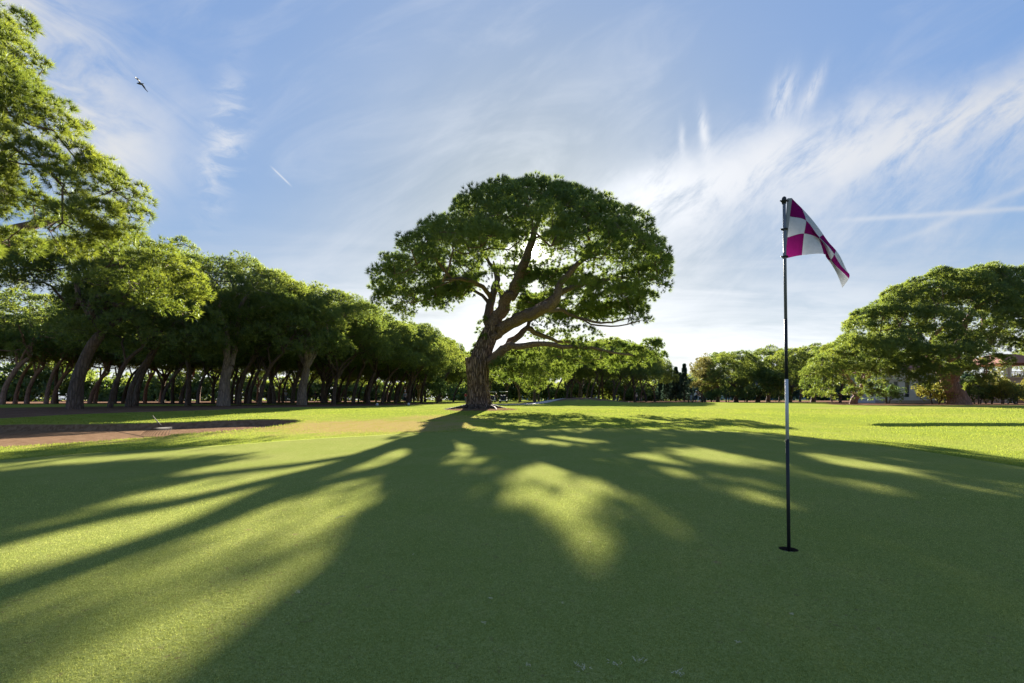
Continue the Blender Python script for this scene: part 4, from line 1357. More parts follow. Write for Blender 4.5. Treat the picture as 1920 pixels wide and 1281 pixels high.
# ------------------------------------------------------------------ broadleaf trees, shrubs, cypresses
def leafy(name, label, cat, loc, seed, H, Rc, z0, mat_, n=26, ps=(0.5, 0.9), dens=70, blade=(0.12, 0.09, 5), rt=0.14, group=None, stems=1, barkm=None, squash=1.0):
    rg = np.random.default_rng(seed)
    T = thing(name, label, cat, loc, 0, group)
    pads = []
    tr_ = 0
    while len(pads) < n and tr_ < 3000:
        tr_ += 1
        d = rg.normal(size=3); d /= np.linalg.norm(d); r = rg.uniform(0.25, 1) ** 0.6
        s = rg.uniform(*ps)
        zc = (z0 + H) / 2
        p = (d[0] * r * (Rc - s * 0.6), d[1] * r * (Rc - s * 0.6) * squash, zc + d[2] * r * ((H - z0) / 2 - s * 0.5))
        pads.append((*p, s, s, s * 0.85))
    P, Dn, V, I = pad_points(pads, dens, rg, 0.8)
    sk = Skel()
    for k in range(stems):
        o = rg.normal(size=2) * 0.12 * (stems > 1)
        sk.chain([np.array([o[0], o[1], -0.2]), np.array([o[0] * 2, o[1] * 2, max(z0, H * 0.2)]), np.array([o[0] * 3, o[1] * 3, H * 0.55])], [rt * 1.2, rt, rt * 0.5], -1, 0, 3, 0.02, rg)
    sel = rg.permutation(len(P))[:70]
    sk.grow(P[sel], rg, minz=z0 * 0.5, r0=0.012, jit=0.12, up=0.3, start=0)
    sk.mesh(8, 4, {0}, 0.05, 0.05, seed).build('trunk' if cat == 'tree' else 'stem', barkm or M_BARK2, T, True)
    sk.mesh(6, 4, {-1}, 0.0, 0.05, seed).build('limbs' if cat == 'tree' else 'twigs', barkm or M_BARK2, T, True)
    co, vr = tuft_soup(P, Dn, blade[0], blade[1], blade[2], 0.9, rg, V)
    tri_mesh('crown' if cat == 'tree' else 'leaves', co, mat_, vr, T)
    return T


def cypress(label, loc, seed, H, r, group):
    rg = np.random.default_rng(seed)
    T = thing('cypress_tree', label, 'tree', loc, 0, group)
    n = int(900 * r * H / 8)
    h = rg.uniform(0.04, 1, n) ** 0.85
    a = rg.uniform(0, 6.28, n)
    rr = r * (1 - h) ** 0.75 * (0.8 + 0.25 * np.sin(h * 40 + a * 2)) * rg.uniform(0.7, 1.05, n)
    P = np.stack([rr * np.cos(a), rr * np.sin(a), h * H], 1)
    Dn = np.stack([np.cos(a), np.sin(a), np.full(n, 0.7)], 1)
    co, vr = tuft_soup(P, Dn, 0.5, 0.16, 5, 0.4, rg, rg.random(n))
    MB().tube([(0, 0, -0.2), (0, 0, H * 0.5), (0, 0, H * 0.97)], [0.16, 0.1, 0.02], 7).build('trunk', M_BARK2, T, True)
    tri_mesh('crown', co, M_CYP, vr, T)
    return T


GY_ = 'dark cypresses beyond the fairway'
for k, (px, y, h, r, lb) in enumerate(((1249, 118, 6.6, 1.1, 'short dark cypress at the left of the far group'), (1257, 122, 8.2, 1.3, 'dark pointed cypress second from the left of the far group'), (1267, 116, 8.2, 1.5, 'broad dark cypress in the middle of the far group'),
                                   (1275, 126, 7.4, 1.5, 'low dark cypress between the broad one and the tallest'), (1283, 114, 8.8, 1.3, 'tallest dark cypress beside the autumn tree'), (1291, 120, 5.8, 1.3, 'small dark cypress right of the tallest'), (1240, 128, 6.4, 1.8, 'blunt dark cypress against the centre wood'))):
    cypress(lb, base_at(px, y), 200 + k, h, r, GY_)
b = base_at(1322, 84)
leafy('autumn_tree', 'leafy tree turned yellow and rust at the left end of the right hand trees', 'tree', b, 301, 8.4, 2.9, 1.2, M_AUTUMN, 44, (0.5, 0.95), 60, (0.16, 0.12, 5), 0.2)
b = base_at(1316, 90)
leafy('autumn_tree', 'tall thin leaved tree showing over the yellow autumn tree', 'tree', b, 302, 9.4, 2.2, 4.0, M_AUTUMN, 26, (0.4, 0.7), 45, (0.16, 0.10, 5), 0.16)
b = base_at(820, 74)
leafy('bush', 'round pale green bush in front of the far end of the left wood', 'bush', b, 303, 4.3, 2.2, 0.4, M_BUSH, 26, (0.5, 0.8), 60, (0.15, 0.11, 5), 0.1)
for k, (px, y, h, r, m0, lb) in enumerate(((1362, 78, 3.0, 2.2, M_BUSH, 'pale leaved shrub under the dark limbed pine right of the autumn tree'), (1400, 77, 2.4, 2.0, M_BUSH, 'low green shrub at the foot of the far right pines'),
                                       (1335, 80, 1.8, 1.5, M_BUSH, 'small shrub at the foot of the autumn tree'))):
    leafy('shrub', lb, 'shrub', base_at(px, y), 310 + k, h, r, 0.2, m0, 20, (0.4, 0.7), 60, (0.14, 0.10, 5), 0.06, stems=3)
for k, (px, y, h, r, m0, lb) in enumerate(((1835, 50, 3.0, 1.5, M_BUSH, 'green hedge shrub right beside the big right hand pine trunk'), (1858, 52, 4.2, 1.7, M_YELLOW, 'yellow leaved shrub between the big pine and the red roofed house'), (1880, 49, 2.6, 1.5, M_YELLOW, 'bright yellow green shrub below the balcony'),
                                       (1905, 50, 2.4, 1.6, M_BUSH, 'green shrub at the right edge of the picture'), (1935, 52, 3.2, 1.8, M_YELLOW, 'yellow shrub cut off by the right edge'), (1878, 68, 6.0, 2.2, M_YELLOW, 'tall golden leaved shrub behind the balcony posts'), (1915, 72, 6.2, 2.4, M_YELLOW, 'golden tree foliage seen through the balcony'),
                                       (1664, 52, 2.2, 1.6, M_BUSH, 'dark shrub at the left corner of the white house'), (1752, 47, 2.3, 1.9, M_YELLOW, 'yellow green shrub between the white house and the big pine trunk'), (1815, 56, 3.6, 1.5, M_BUSH, 'dark green shrub just behind the big pine trunk'), (1775, 56, 2.2, 1.5, M_BUSH, 'low shrub left of the big pine trunk'))):
    leafy('shrub', lb, 'shrub', base_at(px, y), 330 + k, h, r, 0.1, m0, 22, (0.4, 0.7), 70, (0.13, 0.085, 5), 0.05, stems=3)

# ------------------------------------------------------------------ right hand pines
fR = base_at(1797, 45.5)


def big_right():
    rg = np.random.default_rng(21)
    org = np.array(fR)
    spec = []
    OUTR = [(1572, 640), (1590, 610), (1600, 590), (1625, 570), (1650, 548), (1700, 528), (1750, 512), (1800, 503), (1870, 502), (1990, 510), (2060, 545), (2100, 600), (2080, 640), (1960, 640), (1900, 640), (1860, 650), (1830, 680), (1800, 700), (1740, 700), (1700, 680), (1640, 670), (1600, 660)]
    L = []; tr_ = 0
    while len(L) < 110 and tr_ < 12000:
        tr_ += 1
        a = rg.uniform(0, 6.28); r = math.sqrt(rg.uniform(0, 1)); s = rg.uniform(1.0, 1.75)
        x = 44.5 + 12.8 * r * math.cos(a); y = 46.5 + 8.6 * r * math.sin(a)
        z = 5.0 + 8.6 * math.sqrt(max(0, 1 - r ** 2.0)) - rg.uniform(0, 0.7)
        if rg.random() < 0.25: z -= rg.uniform(0, 3.0) * (y < 47)
        if any((x - p[0] - org[0]) ** 2 + (y - p[1] - org[1]) ** 2 + (1.3 * (z - p[2] - org[2])) ** 2 < (0.6 * (s + p[3])) ** 2 for p in L): continue
        q = np.array([[x, y, z + 0.5 * s], [x - s * .9, y, z], [x + s * 0.9, y, z], [x, y, z - 0.2 * s]])
        u_, v_ = to_px(q)
        if not inpoly(u_, v_, OUTR).all(): continue
        L.append((x - org[0], y - org[1], z - org[2], s * 1.15, s * 1.1, s * 0.8))
    for (a_, b_, y_, s_) in ((1720, 690, 41, 1.2), (1760, 700, 40.5, 1.3), (1800, 695, 40.5, 1.2), (1835, 690, 41, 1.0), (1735, 665, 40, 1.3), (1780, 668, 39.5, 1.4), (1820, 660, 39.5, 1.3), (1850, 640, 40, 1.2), (1880, 615, 40, 1.3),
                             (1620, 640, 43, 1.2), (1650, 655, 42.5, 1.1), (1610, 610, 44, 1.1), (1640, 590, 44, 1.2), (1590, 640, 45, .9), (1585, 655, 46, .8), (1560, 665, 47, .7),
                             (1665, 690, 42, 1.0), (1690, 705, 42, .9), (1725, 712, 41.5, .9), (1755, 722, 41.5, .8), (1640, 675, 43, 1.1), (1700, 680, 41, 1.1), (1845, 712, 42, .9), (1830, 725, 42.5, .7), (1870, 680, 42, 1.0), (1905, 650, 42, 1.2), (1680, 655, 41, 1.3), (1700, 640, 41, 1.3)):
        p = pix(a_, b_, y_)
        L.append((p[0] - org[0], p[1] - org[1], p[2] - org[2], s_ * 1.15, s_ * 1.1, s_ * 0.75))
    return L


stone_pine('pine_tree', 'massive domed pine on the right with a short leaning brown trunk', fR, 81, H=12.0, Rc=7, lean=(-1.0, 0.2), limbs=7, rt=0.75, fork=0.2,
           pads=big_right(), dens=104, blade=(0.24, 0.042, 9), targets=380, barkm=M_BARK3, twist=0.5, low=False, split=True, needles=M_NEEDLE_FAR)
fL = base_at(1600, 50)
stone_pine('pine_tree', 'low spreading pine whose crown nearly touches the grass left of the white house', fL, 83, H=6.6, Rc=4.4, lean=(0.8, 0), limbs=5, rt=0.36, fork=0.16,
           pads=lobe_pads(fL, [(1525, 700, 48, 1.1), (1520, 720, 48, .9), (1545, 680, 49, 1.2), (1570, 668, 49.5, 1.2), (1600, 665, 49, 1.2), (1560, 700, 47, 1.2), (1590, 695, 46.5, 1.3), (1620, 700, 46.5, 1.2), (1640, 690, 47, 1.2), (1545, 728, 47, .8), (1530, 738, 48, .6), (1575, 720, 46.5, .9),
                               (1610, 722, 46.5, .8), (1648, 725, 46, 1.0), (1645, 740, 46, .7), (1580, 650, 51, 1.2), (1615, 655, 51, 1.3), (1650, 670, 50, 1.3), (1560, 660, 52, 1.1), (1540, 690, 51, 1.0), (1600, 680, 52, 1.3), (1635, 710, 51, 1.2), (1560, 742, 47.5, .6), (1595, 738, 47, .8), (1625, 742, 46.5, .7), (1515, 742, 49, .5), (1660, 700, 47, 1.0)]),
           dens=85, blade=(0.24, 0.042, 9), targets=220, barkm=M_BARK3, low=True, split=True)
gR = 'domed pines at the far side of the fairway'
fr_tab = [(1380, 80, 8.6, 4.8, 'domed pine with a visible dark forked trunk right of the autumn tree', 0.22, 401), (1345, 92, 9.4, 4.6, 'domed pine just behind the autumn tree', 0.3, 402), (1440, 88, 10.2, 5.2, 'domed pine behind the flag pole', 0.25, 403),
          (1480, 76, 8.6, 4.8, 'rounded pine immediately right of the flag pole', 0.22, 404), (1525, 80, 9.6, 5.2, 'large domed pine right of the flag pole and left of the low spreading one', 0.22, 405), (1420, 78, 5.6, 3.6, 'low dark pine left of the flag pole', 0.2, 406)]
for (px, y, H, Rc, lb, zb, sd) in fr_tab:
    stone_pine('pine_tree', lb, base_at(px, y), sd, H=H, Rc=Rc, zb=zb, lean=(0.4, 0), limbs=5, rt=0.34, fork=0.24, pads_n=48, ps=(0.85, 1.35), dens=46, blade=(0.30, 0.06, 7), targets=110, group=gR, low=True, split=True)
# more crowns beyond, closing the far right
for k, (px, y, s) in enumerate(((1575, 72, 0.8), (1620, 66, 0.72), (1500, 100, 0.8), (1560, 110, 0.85), (1655, 84, 0.8), (1700, 92, 0.8), (1760, 88, 0.8), (1460, 110, 0.8), (1400, 115, 0.8), (2010, 60, 0.9), (2080, 52, 0.95))):
    place(PROTO[k % 4], base_at(px, y), s, rgw.uniform(-3, 3), 'pine mostly hidden behind the nearer right hand pines', 'pines behind the right hand trees')

# ------------------------------------------------------------------ far woods that read as one mass
def far_wood(label, curve, h, seed, mat_, n_per=1.6, deep=10):
    rg = np.random.default_rng(seed)
    Pp = []
    for i in range(len(curve) - 1):
        a = np.array(curve[i]); b_ = np.array(curve[i + 1]); L_ = np.linalg.norm(b_ - a)
        n = int(L_ * n_per)
        for k in range(n):
            f_ = rg.random(); xy = a * (1 - f_) + b_ * f_ + rg.normal(size=2) * deep * 0.35
            hh = h * rg.uniform(0.6, 1.15) * (0.8 + 0.3 * math.sin(xy[0] * 0.21 + seed))
            s = rg.uniform(1.6, 2.8)
            zc = rg.uniform(0.05, 1.0) ** 0.8 * hh
            Pp.append((xy[0], xy[1], base_z(xy[0], xy[1]) + zc, s * 1.3, s * 1.3, s * 0.9))
    P, Dn, V, I = pad_points(Pp, 3.2, rg, 0.8)
    co, vr = tuft_soup(P, Dn, 1.1, 0.42, 4, 0.8, rg, V)
    tag(tri_mesh('far_wood', co, mat_, vr), label, 'wood', kind='stuff')


far_wood('dense dark wood closing the view behind the left hand pines', [(-230, 70), (-150, 105), (-95, 135), (-45, 165), (-12, 190)], 9.5, 1, M_NEEDLE_FAR, 3.4)
far_wood('dense wood closing the view behind the centre pines', [(-18, 165), (10, 160), (34, 150), (52, 158)], 9.0, 2, M_NEEDLE_FAR, 3.6)
far_wood('hazy trees beyond the far end of the fairway', [(40, 190), (75, 200), (110, 190), (150, 160), (190, 120)], 8.5, 3, M_CYP, 2.6)

# ------------------------------------------------------------------ houses
M_WHITE = plain("white render", (0.62, 0.60, 0.60), 0.8, var=0.08, scale=1.5)
M_DARK = plain("dark opening", (0.03, 0.03, 0.035), 0.5, var=0.2)
M_TILE = plain("red roof tiles", (0.36, 0.12, 0.08), 0.8, var=0.25, scale=6, bump=0.5)
M_PINK = plain("pinkish render", (0.42, 0.34, 0.30), 0.85, var=0.12, scale=1.5)
M_WOOD = plain("brown timber", (0.16, 0.09, 0.05), 0.7, var=0.2, scale=8)
M_GLASS = plain("window glass", (0.05, 0.06, 0.07), 0.12, var=0.1)


def white_house():
    c = base_at(1700, 60)
    T = thing('house', 'low white house with dark openings half hidden under the right hand pines', 'house', c, R(-8))
    w0 = MB()
    # facade wall with real openings: piers and lintels
    xo = [(-2.9, -2.1), (-1.5, -0.9), (-0.2, 0.4), (1.1, 2.3)]
    x0, x1, h, hb, ht = -3.4, 3.2, 4.2, 0.7, 2.75
    cur = x0
    for (a, b_) in xo:
        w0.box(cur, a, 0, 0.3, 0, h); w0.box(a, b_, 0, 0.3, 0, hb); w0.box(a, b_, 0, 0.3, ht, h); cur = b_
    w0.box(cur, x1, 0, 0.3, 0, h)
    w0.box(x0, x0 + 0.3, 0.3, 6, 0, h); w0.box(x1 - 0.3, x1, 0.3, 6, 0, h); w0.box(x0 + 0.3, x1 - 0.3, 5.7, 6, 0, h)
    w0.build('wall', M_WHITE, T)
    for (a, b_) in xo:
        f_ = MB()
        f_.box(a, a + 0.07, 0.1, 0.18, hb, ht); f_.box(b_ - 0.07, b_, 0.1, 0.18, hb, ht); f_.box(a + 0.07, b_ - 0.07, 0.1, 0.18, hb, hb + 0.07); f_.box(a + 0.07, b_ - 0.07, 0.1, 0.18, ht - 0.07, ht)
        wf = f_.build('window', M_WHITE, T)
        MB().box(a + 0.07, b_ - 0.07, 0.12, 0.14, hb + 0.07, ht - 0.07).build('pane', M_GLASS, wf)
    MB().box(x0 - 0.1, x1 + 0.1, -0.15, 0.0, 2.95, 3.12).build('ledge', M_WHITE, T)
    r_ = MB()
    vs = [(x0 - 0.4, -0.5, h), (x1 + 0.4, -0.5, h), (x1 + 0.4, 6.4, h), (x0 - 0.4, 6.4, h), (x0 + 1.5, 3, h + 1.1), (x1 - 1.5, 3, h + 1.1)]
    r_.add(vs, [(0, 1, 5, 4), (1, 2, 5), (2, 3, 4, 5), (3, 0, 4), (0, 3, 2, 1)])
    r_.build('roof', M_TILE, T)
    t_ = MB().box(-3.6, 3.4, -1.8, -0.02, -0.3, 0.35); t_.build('terrace', M_PINK, T)
    MB().tube([(-1.7, -1.7, 0.35), (-1.7, -1.7, 1.2)], 0.03, 6).tube([(-1.7, -1.7, 1.2), (1.0, -1.7, 1.2)], 0.025, 6).tube([(1.0, -1.7, 0.35), (1.0, -1.7, 1.2)], 0.03, 6).build('railing', M_WHITE, T)


def balcony_house():
    c = base_at(1925, 58)
    T = thing('house', 'house with red tiled roof over an open balcony at the right edge', 'house', c, R(6))
    zb, zt = 3.0, 4.55
    x0, x1 = -2.9, 3.4
    w_ = MB()
    # lower wall pierced by an arch
    n = 14
    ax, ar, ah = 0.5, 1.7, 0.7
    w_.box(x0, ax - ar, 0, 0.4, -0.3, zb); w_.box(ax + ar, x1, 0, 0.4, -0.3, zb)
    for i in range(n):
        a0_ = math.pi * i / n; a1_ = math.pi * (i + 1) / n
        xa, xb = ax - ar * math.cos(a0_), ax - ar * math.cos(a1_)
        za, zb2 = ah + ar * math.sin(a0_), ah + ar * math.sin(a1_)
        vs = [(xa, 0, za), (xb, 0, zb2), (xb, 0, zb), (xa, 0, zb), (xa, .4, za), (xb, .4, zb2), (xb, .4, zb), (xa, .4, zb)]
        w_.add(vs, [(0, 1, 2, 3), (7, 6, 5, 4), (0, 4, 5, 1), (3, 2, 6, 7)])
    w_.box(x0, x0 + .4, 0.4, 6, -.3, zb); w_.box(x1 - .4, x1, 0.4, 6, -.3, zb)
    w_.build('wall', M_PINK, T)
    MB().box(x0 - 0.1, x1 + 0.1, -0.3, 6, zb + 0.003, zb + 0.16).build('balcony_floor', M_PINK, T)
    for px_ in (-2.7, -2.15, 0.6, 2.9):
        MB().box(px_ - 0.14, px_ + 0.14, 0.0, 0.28, zb + 0.163, zt).build('pillar', M_WHITE, T, bevel=0.02)
    rl = MB().box(-2.0, 0.46, 0.08, 0.16, zb + 0.75, zb + 0.84).box(-2.0, 0.46, 0.08, 0.16, zb + 0.22, zb + 0.27)
    for i in range(12): rl.box(-1.95 + i * 0.21, -1.92 + i * 0.21, 0.1, 0.14, zb + 0.272, zb + 0.748)
    rl.build('railing', M_WOOD, T)
    MB().box(x0 - 0.2, x1 + 0.2, -0.1, 0.35, zt + 0.003, zt + 0.22).build('beam', M_WOOD, T)
    rf = MB()
    rf.add([(x0 - 0.9, -0.8, zt + 0.26), (x1 + 0.9, -0.8, zt + 0.26), (x1 + 0.9, 6.6, zt + 0.26), (x0 - 0.9, 6.6, zt + 0.26), (x0 + 2.2, 3, zt + 1.7), (x1 - 1, 3, zt + 1.7)],
           [(0, 1, 5, 4), (1, 2, 5), (2, 3, 4, 5), (3, 0, 4), (0, 3, 2, 1)])
    rf.build('roof', M_TILE, T)


white_house(); balcony_house()

# ------------------------------------------------------------------ flagstick, hole, flag
M_POLE = plain("worn grey metal", (0.16, 0.165, 0.18), 0.6, 0.2, 0.1)
M_BLK = plain("black lacquer", (0.012, 0.012, 0.014), 0.6, var=0.1)
M_WHT = plain("white lacquer", (0.50, 0.50, 0.52), 0.65, var=0.05)
M_MAG = None


def cloth(name, col, tr=0.35):
    m_, t = mat(name)
    tcn = t.n('ShaderNodeTexCoord')
    nz = t.noise(tcn.outputs['Object'], 60, 3, 0.6)
    c_ = t.mix(nz, tuple(x * 0.85 for x in col), tuple(min(1, x * 1.1) for x in col))
    df = t.n('ShaderNodeBsdfDiffuse'); tl = t.n('ShaderNodeBsdfTranslucent')
    t.put(df.inputs[0], c_); t.put(tl.inputs[0], c_)
    mx = t.n('ShaderNodeMixShader'); mx.inputs[0].default_value = tr
    t.t.links.new(df.outputs[0], mx.inputs[1]); t.t.links.new(tl.outputs[0], mx.inputs[2])
    return finish(t, mx.outputs[0], m_)


M_MAG = cloth("magenta cloth", (0.17, 0.008, 0.095), 0.25)
M_CWH = cloth("white cloth", (0.46, 0.48, 0.52), 0.22)
M_HEM = cloth("grey hem cloth", (0.30, 0.31, 0.32), 0.2)


def flagstick():
    y0 = HOLE[1]
    base = np.array([HOLE[0], y0, 0.016])
    T = thing('golf_flagstick', 'black and white golf flagstick flying a magenta and white checked flag', 'flag', tuple(base))
    bot = np.array([HOLE[0] + 0.004, y0, -0.08]); top = pix(1470.2, 373, y0)
    ax = top - bot
    zp = lambda py: (EYE + (750 - py) / F * y0 - bot[2]) / ax[2]
    secs = [(0.0, zp(823.5), M_BLK, 'lower_pole', 0.0100), (zp(823.5), zp(711), M_WHT, 'white_band', 0.0096), (zp(711), zp(598), M_BLK, 'black_band', 0.0092), (zp(598), 1.0, M_POLE, 'upper_pole', 0.0088)]
    for (a, b_, m0, nm, r_) in secs:
        p0, p1 = bot + ax * (a + 0.0002), bot + ax * (b_ - 0.0002)
        MB().tube([p0 - base, p1 - base], r_, 20).build(nm, m0, T, True)
    # rounded cap
    cp = MB(); cp.lathe([(0.0125, -0.03), (0.0135, -0.005), (0.011, 0.008), (0.004, 0.014)], 18, tuple(top - base)); cp.build('cap', M_BLK, T, True)
    # flag surface from control points (position seen in the photograph, plus real depth folds)
    z = lambda a, b_, dy: pix(1420 + a * 0.1717, 350 + b_ * 0.1717, y0 + dy) - base
    cols = [
        [z(378, 128, 0.0), z(352, 325, 0.0), z(326, 555, 0.0), z(303, 786, 0.0)],
        [z(486, 238, 0.045), z(528, 372, -0.02), z(513, 512, -0.03), z(490, 748, -0.03)],
        [z(725, 522, 0.08), z(684, 552, -0.01), z(672, 575, 0.02), z(722, 738, -0.015)],
        [z(850, 700, 0.10), z(836, 742, 0.02), z(815, 795, 0.015), z(775, 800, 0.06)],
        [z(1006, 935, 0.12), z(1003, 950, 0.05), z(985, 1010, 0.05), z(930, 1106, 0.08)]]
    A = np.array(cols)          # 5 x 4 x 3

    def cr(p, t):
        n = len(p) - 1
        i = min(int(t * n), n - 1); f = t * n - i
        g = lambda k: p[max(0, min(n, k))] if 0 <= k <= n else (2 * p[0] - p[1] if k < 0 else 2 * p[n] - p[n - 1])
        a, b_, c_, d_ = g(i - 1), g(i), g(i + 1), g(i + 2)
        return 0.5 * ((2 * b_) + (-a + c_) * f + (2 * a - 5 * b_ + 4 * c_ - d_) * f * f + (-a + 3 * b_ - 3 * c_ + d_) * f ** 3)
    NU, NW = 48, 36
    vs = []
    for i in range(NU + 1):
        row = [cr(A[:, k], i / NU) for k in range(4)]
        for j in range(NW + 1):
            p = cr(np.array(row), j / NW)
            s_ = i / NU
            p = p + np.array([0, 0.012 * math.sin(14 * s_ + 5 * j / NW) * s_, 0])
            vs.append(p)
    fs = []; fm = []
    for i in range(NU):
        for j in range(NW):
            a = i * (NW + 1) + j
            fs.append((a, a + 1, a + NW + 2, a + NW + 1))
            fm.append((int(i * 4 / NU) + int(j * 3 / NW)) % 2)
    fl = mobj('flag', vs, fs, None, T, True, [M_MAG, M_CWH], fm)
    # hoist sleeve
    sv = []; sf = []
    a0_ = [z(330, 130, 0.0), z(316, 325, 0.0), z(298, 555, 0.0), z(280, 790, 0.0)]
    b0 = [p + np.array([-0.0005, 0.0, 0]) for p in cols[0]]
    NS = 30
    for j in range(NS + 1):
        l_, r_ = cr(np.array(a0_), j / NS), cr(np.array(b0), j / NS)
        for dy in (-0.004, 0.004):
            sv.append(l_ + np.array([0, dy, 0])); sv.append(r_ + np.array([0, dy, 0]))
    for j in range(NS):
        a = j * 4
        sf += [(a, a + 1, a + 5, a + 4), (a + 2, a + 6, a + 7, a + 3), (a, a + 4, a + 6, a + 2), (a + 1, a + 3, a + 7, a + 5)]
    sf += [(0, 2, 3, 1), (NS * 4, NS * 4 + 1, NS * 4 + 3, NS * 4 + 2)]
    hm = mobj('sleeve', sv, sf, M_HEM, T)
    for (py, tx) in ((377, 1478.5), (430, 1472.5), (481.5, 1469.5)):
        c_ = bot + ax * zp(py) - base
        ring = [c_ + np.array([0.0145 * math.cos(a), 0.0145 * math.sin(a), 0.0]) for a in np.linspace(0, 2 * math.pi, 17)]
        m0 = MB().tube(ring, 0.0045, 6)
        e = pix(tx, py, y0 - 0.006) - base
        m0.tube([c_ + np.array([0.012, -0.006, 0]), e], 0.0035, 6)
        m0.tube([c_ + np.array([-0.024, 0.002, 0.002]), c_ + np.array([-0.012, 0.0, 0])], 0.004, 6)
        m0.build('clip', M_BLK, T, True)
    # cup
    C = thing('golf_hole', 'round golf hole cut in the green at the foot of the flagstick', 'hole', (HOLE[0], y0, 0.016))
    cv = []; cf = []
    for (r_, z_) in ((0.0538, -0.001), (0.0538, -0.025)):
        for j in range(48): cv.append((r_ * math.cos(2 * math.pi * j / 48), r_ * math.sin(2 * math.pi * j / 48), z_))
    for j in range(48): cf.append((j, (j + 1) % 48, 48 + (j + 1) % 48, 48 + j))
    mobj('soil_rim', cv, cf, plain("dark soil", (0.035, 0.022, 0.014), 0.95, var=0.3, scale=80), C, True)
    cv = []; cf = []
    for (r_, z_) in ((0.0537, -0.025), (0.0515, -0.025), (0.0515, -0.125)):
        for j in range(48): cv.append((r_ * math.cos(2 * math.pi * j / 48), r_ * math.sin(2 * math.pi * j / 48), z_))
    for k in range(2):
        for j in range(48): cf.append((k * 48 + j, k * 48 + (j + 1) % 48, k * 48 + 48 + (j + 1) % 48, k * 48 + 48 + j))
    cf.append(tuple(range(96, 144)))
    mobj('cup_liner', cv, cf, plain("dull plastic", (0.10, 0.10, 0.10), 0.5), C, True)


flagstick()

# ------------------------------------------------------------------ rake in the bunker
def rake():
    x, y = ginv(318, 815)
    T = thing('bunker_rake', 'wooden handled rake lying across the bunker with its curved tines up', 'rake', (x, y, gz(x, y) + 0.05))
    org = np.array(T.location)
    M_H = plain("weathered ash", (0.06, 0.045, 0.033), 0.7, var=0.15)
    M_T = plain("dull painted steel", (0.035, 0.024, 0.018), 0.95, 0.0)
    hx, hy = ginv(305, 806.5); tx, ty = ginv(277, 794)
    h0 = np.array([hx, hy, gz(hx, hy) + 0.22]); h1 = np.array([tx - 0.05, ty + 0.3, gz(tx, ty + .3) + 0.26])
    MB().tube([h0 - org, (h0 + h1) / 2 - org + np.array([0, 0, -0.01]), h1 - org], [0.013, 0.014, 0.013], 8).build('handle', M_H, T, True)
    bar0, bar1 = np.array([hx - 0.02, hy - 0.05, h0[2] + 0.0]), np.array([hx + 0.20, hy + 0.1, h0[2] + 0.0])
    MB().tube([h0 - org, (bar0 + bar1) / 2 - org], 0.02, 8).tube([bar0 - org, bar1 - org], 0.016, 8).build('head', M_T, T, True)
    for k in range(11):
        f_ = k / 10
        a = bar0 * (1 - f_) + bar1 * f_
        e = np.array([hx - 0.22 + 0.78 * f_, hy - 0.55 - 0.10 * math.sin(math.pi * f_), 0.0])
        e[2] = gz(e[0], e[1]) + 0.02
        m1 = a * 0.5 + e * 0.5 + np.array([0.04, 0, 0.08]); m2 = a * 0.15 + e * 0.85 + np.array([0.02, 0, 0.07])
        MB().tube([a - org, m1 - org, m2 - org, e - org], [0.006, 0.006, 0.006, 0.005], 5).build('tine', M_T, T, True)


rake()


# ------------------------------------------------------------------ gull
def gull():
    c = pix(265, 157, 30)
    T = thing('gull', 'gull gliding high in the blue sky at upper left', 'bird', tuple(c))
    M_G = plain("grey plumage", (0.045, 0.047, 0.052), 0.8, var=0.2)
    M_TIP = plain("black wing tips", (0.015, 0.015, 0.018), 0.7)
    q = lambda a, b_, dy: pix(230 + a * 0.04685, 130 + b_ * 0.04685, 30 + dy) - c
    body = MB().tube([q(555, 563, -0.06), q(590, 562, -0.05), q(650, 575, -0.03), q(720, 588, 0), q(780, 585, 0.04), q(855, 583, 0.08)], [0.006, 0.032, 0.055, 0.06, 0.04, 0.012], 12)
    body.build('body', M_G, T, True)

    def wing(lead, trail, m0, nm, split=None):
        vs = []; n = len(lead)
        for (l_, t_) in zip(lead, trail):
            mid = (l_ + t_) / 2 + np.array([0, 0, 0.012])
            vs += [l_, mid, t_, mid - np.array([0, 0, 0.02])]
        fs = []
        for i in range(n - 1):
            for j in range(4):
                fs.append((i * 4 + j, i * 4 + (j + 1) % 4, i * 4 + 4 + (j + 1) % 4, i * 4 + 4 + j))
        fs.append((0, 1, 2, 3)); fs.append(((n - 1) * 4 + 3, (n - 1) * 4 + 2, (n - 1) * 4 + 1, (n - 1) * 4))
        return mobj(nm, vs, fs, m0, T, True)
    w1 = wing([q(650, 560, -.05), q(640, 490, -.12), q(590, 430, -.25)], [q(730, 560, .03), q(705, 480, -.02), q(650, 400, -.15)], M_G, 'wing')
    w1t = wing([q(590, 430, -.25), q(530, 380, -.35), q(480, 325, -.45)], [q(650, 400, -.15), q(585, 350, -.28), q(515, 305, -.44)], M_TIP, 'wing_tip'); w1t.parent = w1
    w2 = wing([q(730, 600, .05), q(800, 690, .15), q(860, 770, .25)], [q(810, 605, .1), q(880, 690, .22), q(920, 780, .3)], M_G, 'wing')
    w2t = wing([q(860, 770, .25), q(930, 845, .35), q(1005, 915, .45)], [q(920, 780, .3), q(965, 840, .38), q(1020, 905, .46)], M_TIP, 'wing_tip'); w2t.parent = w2


gull()


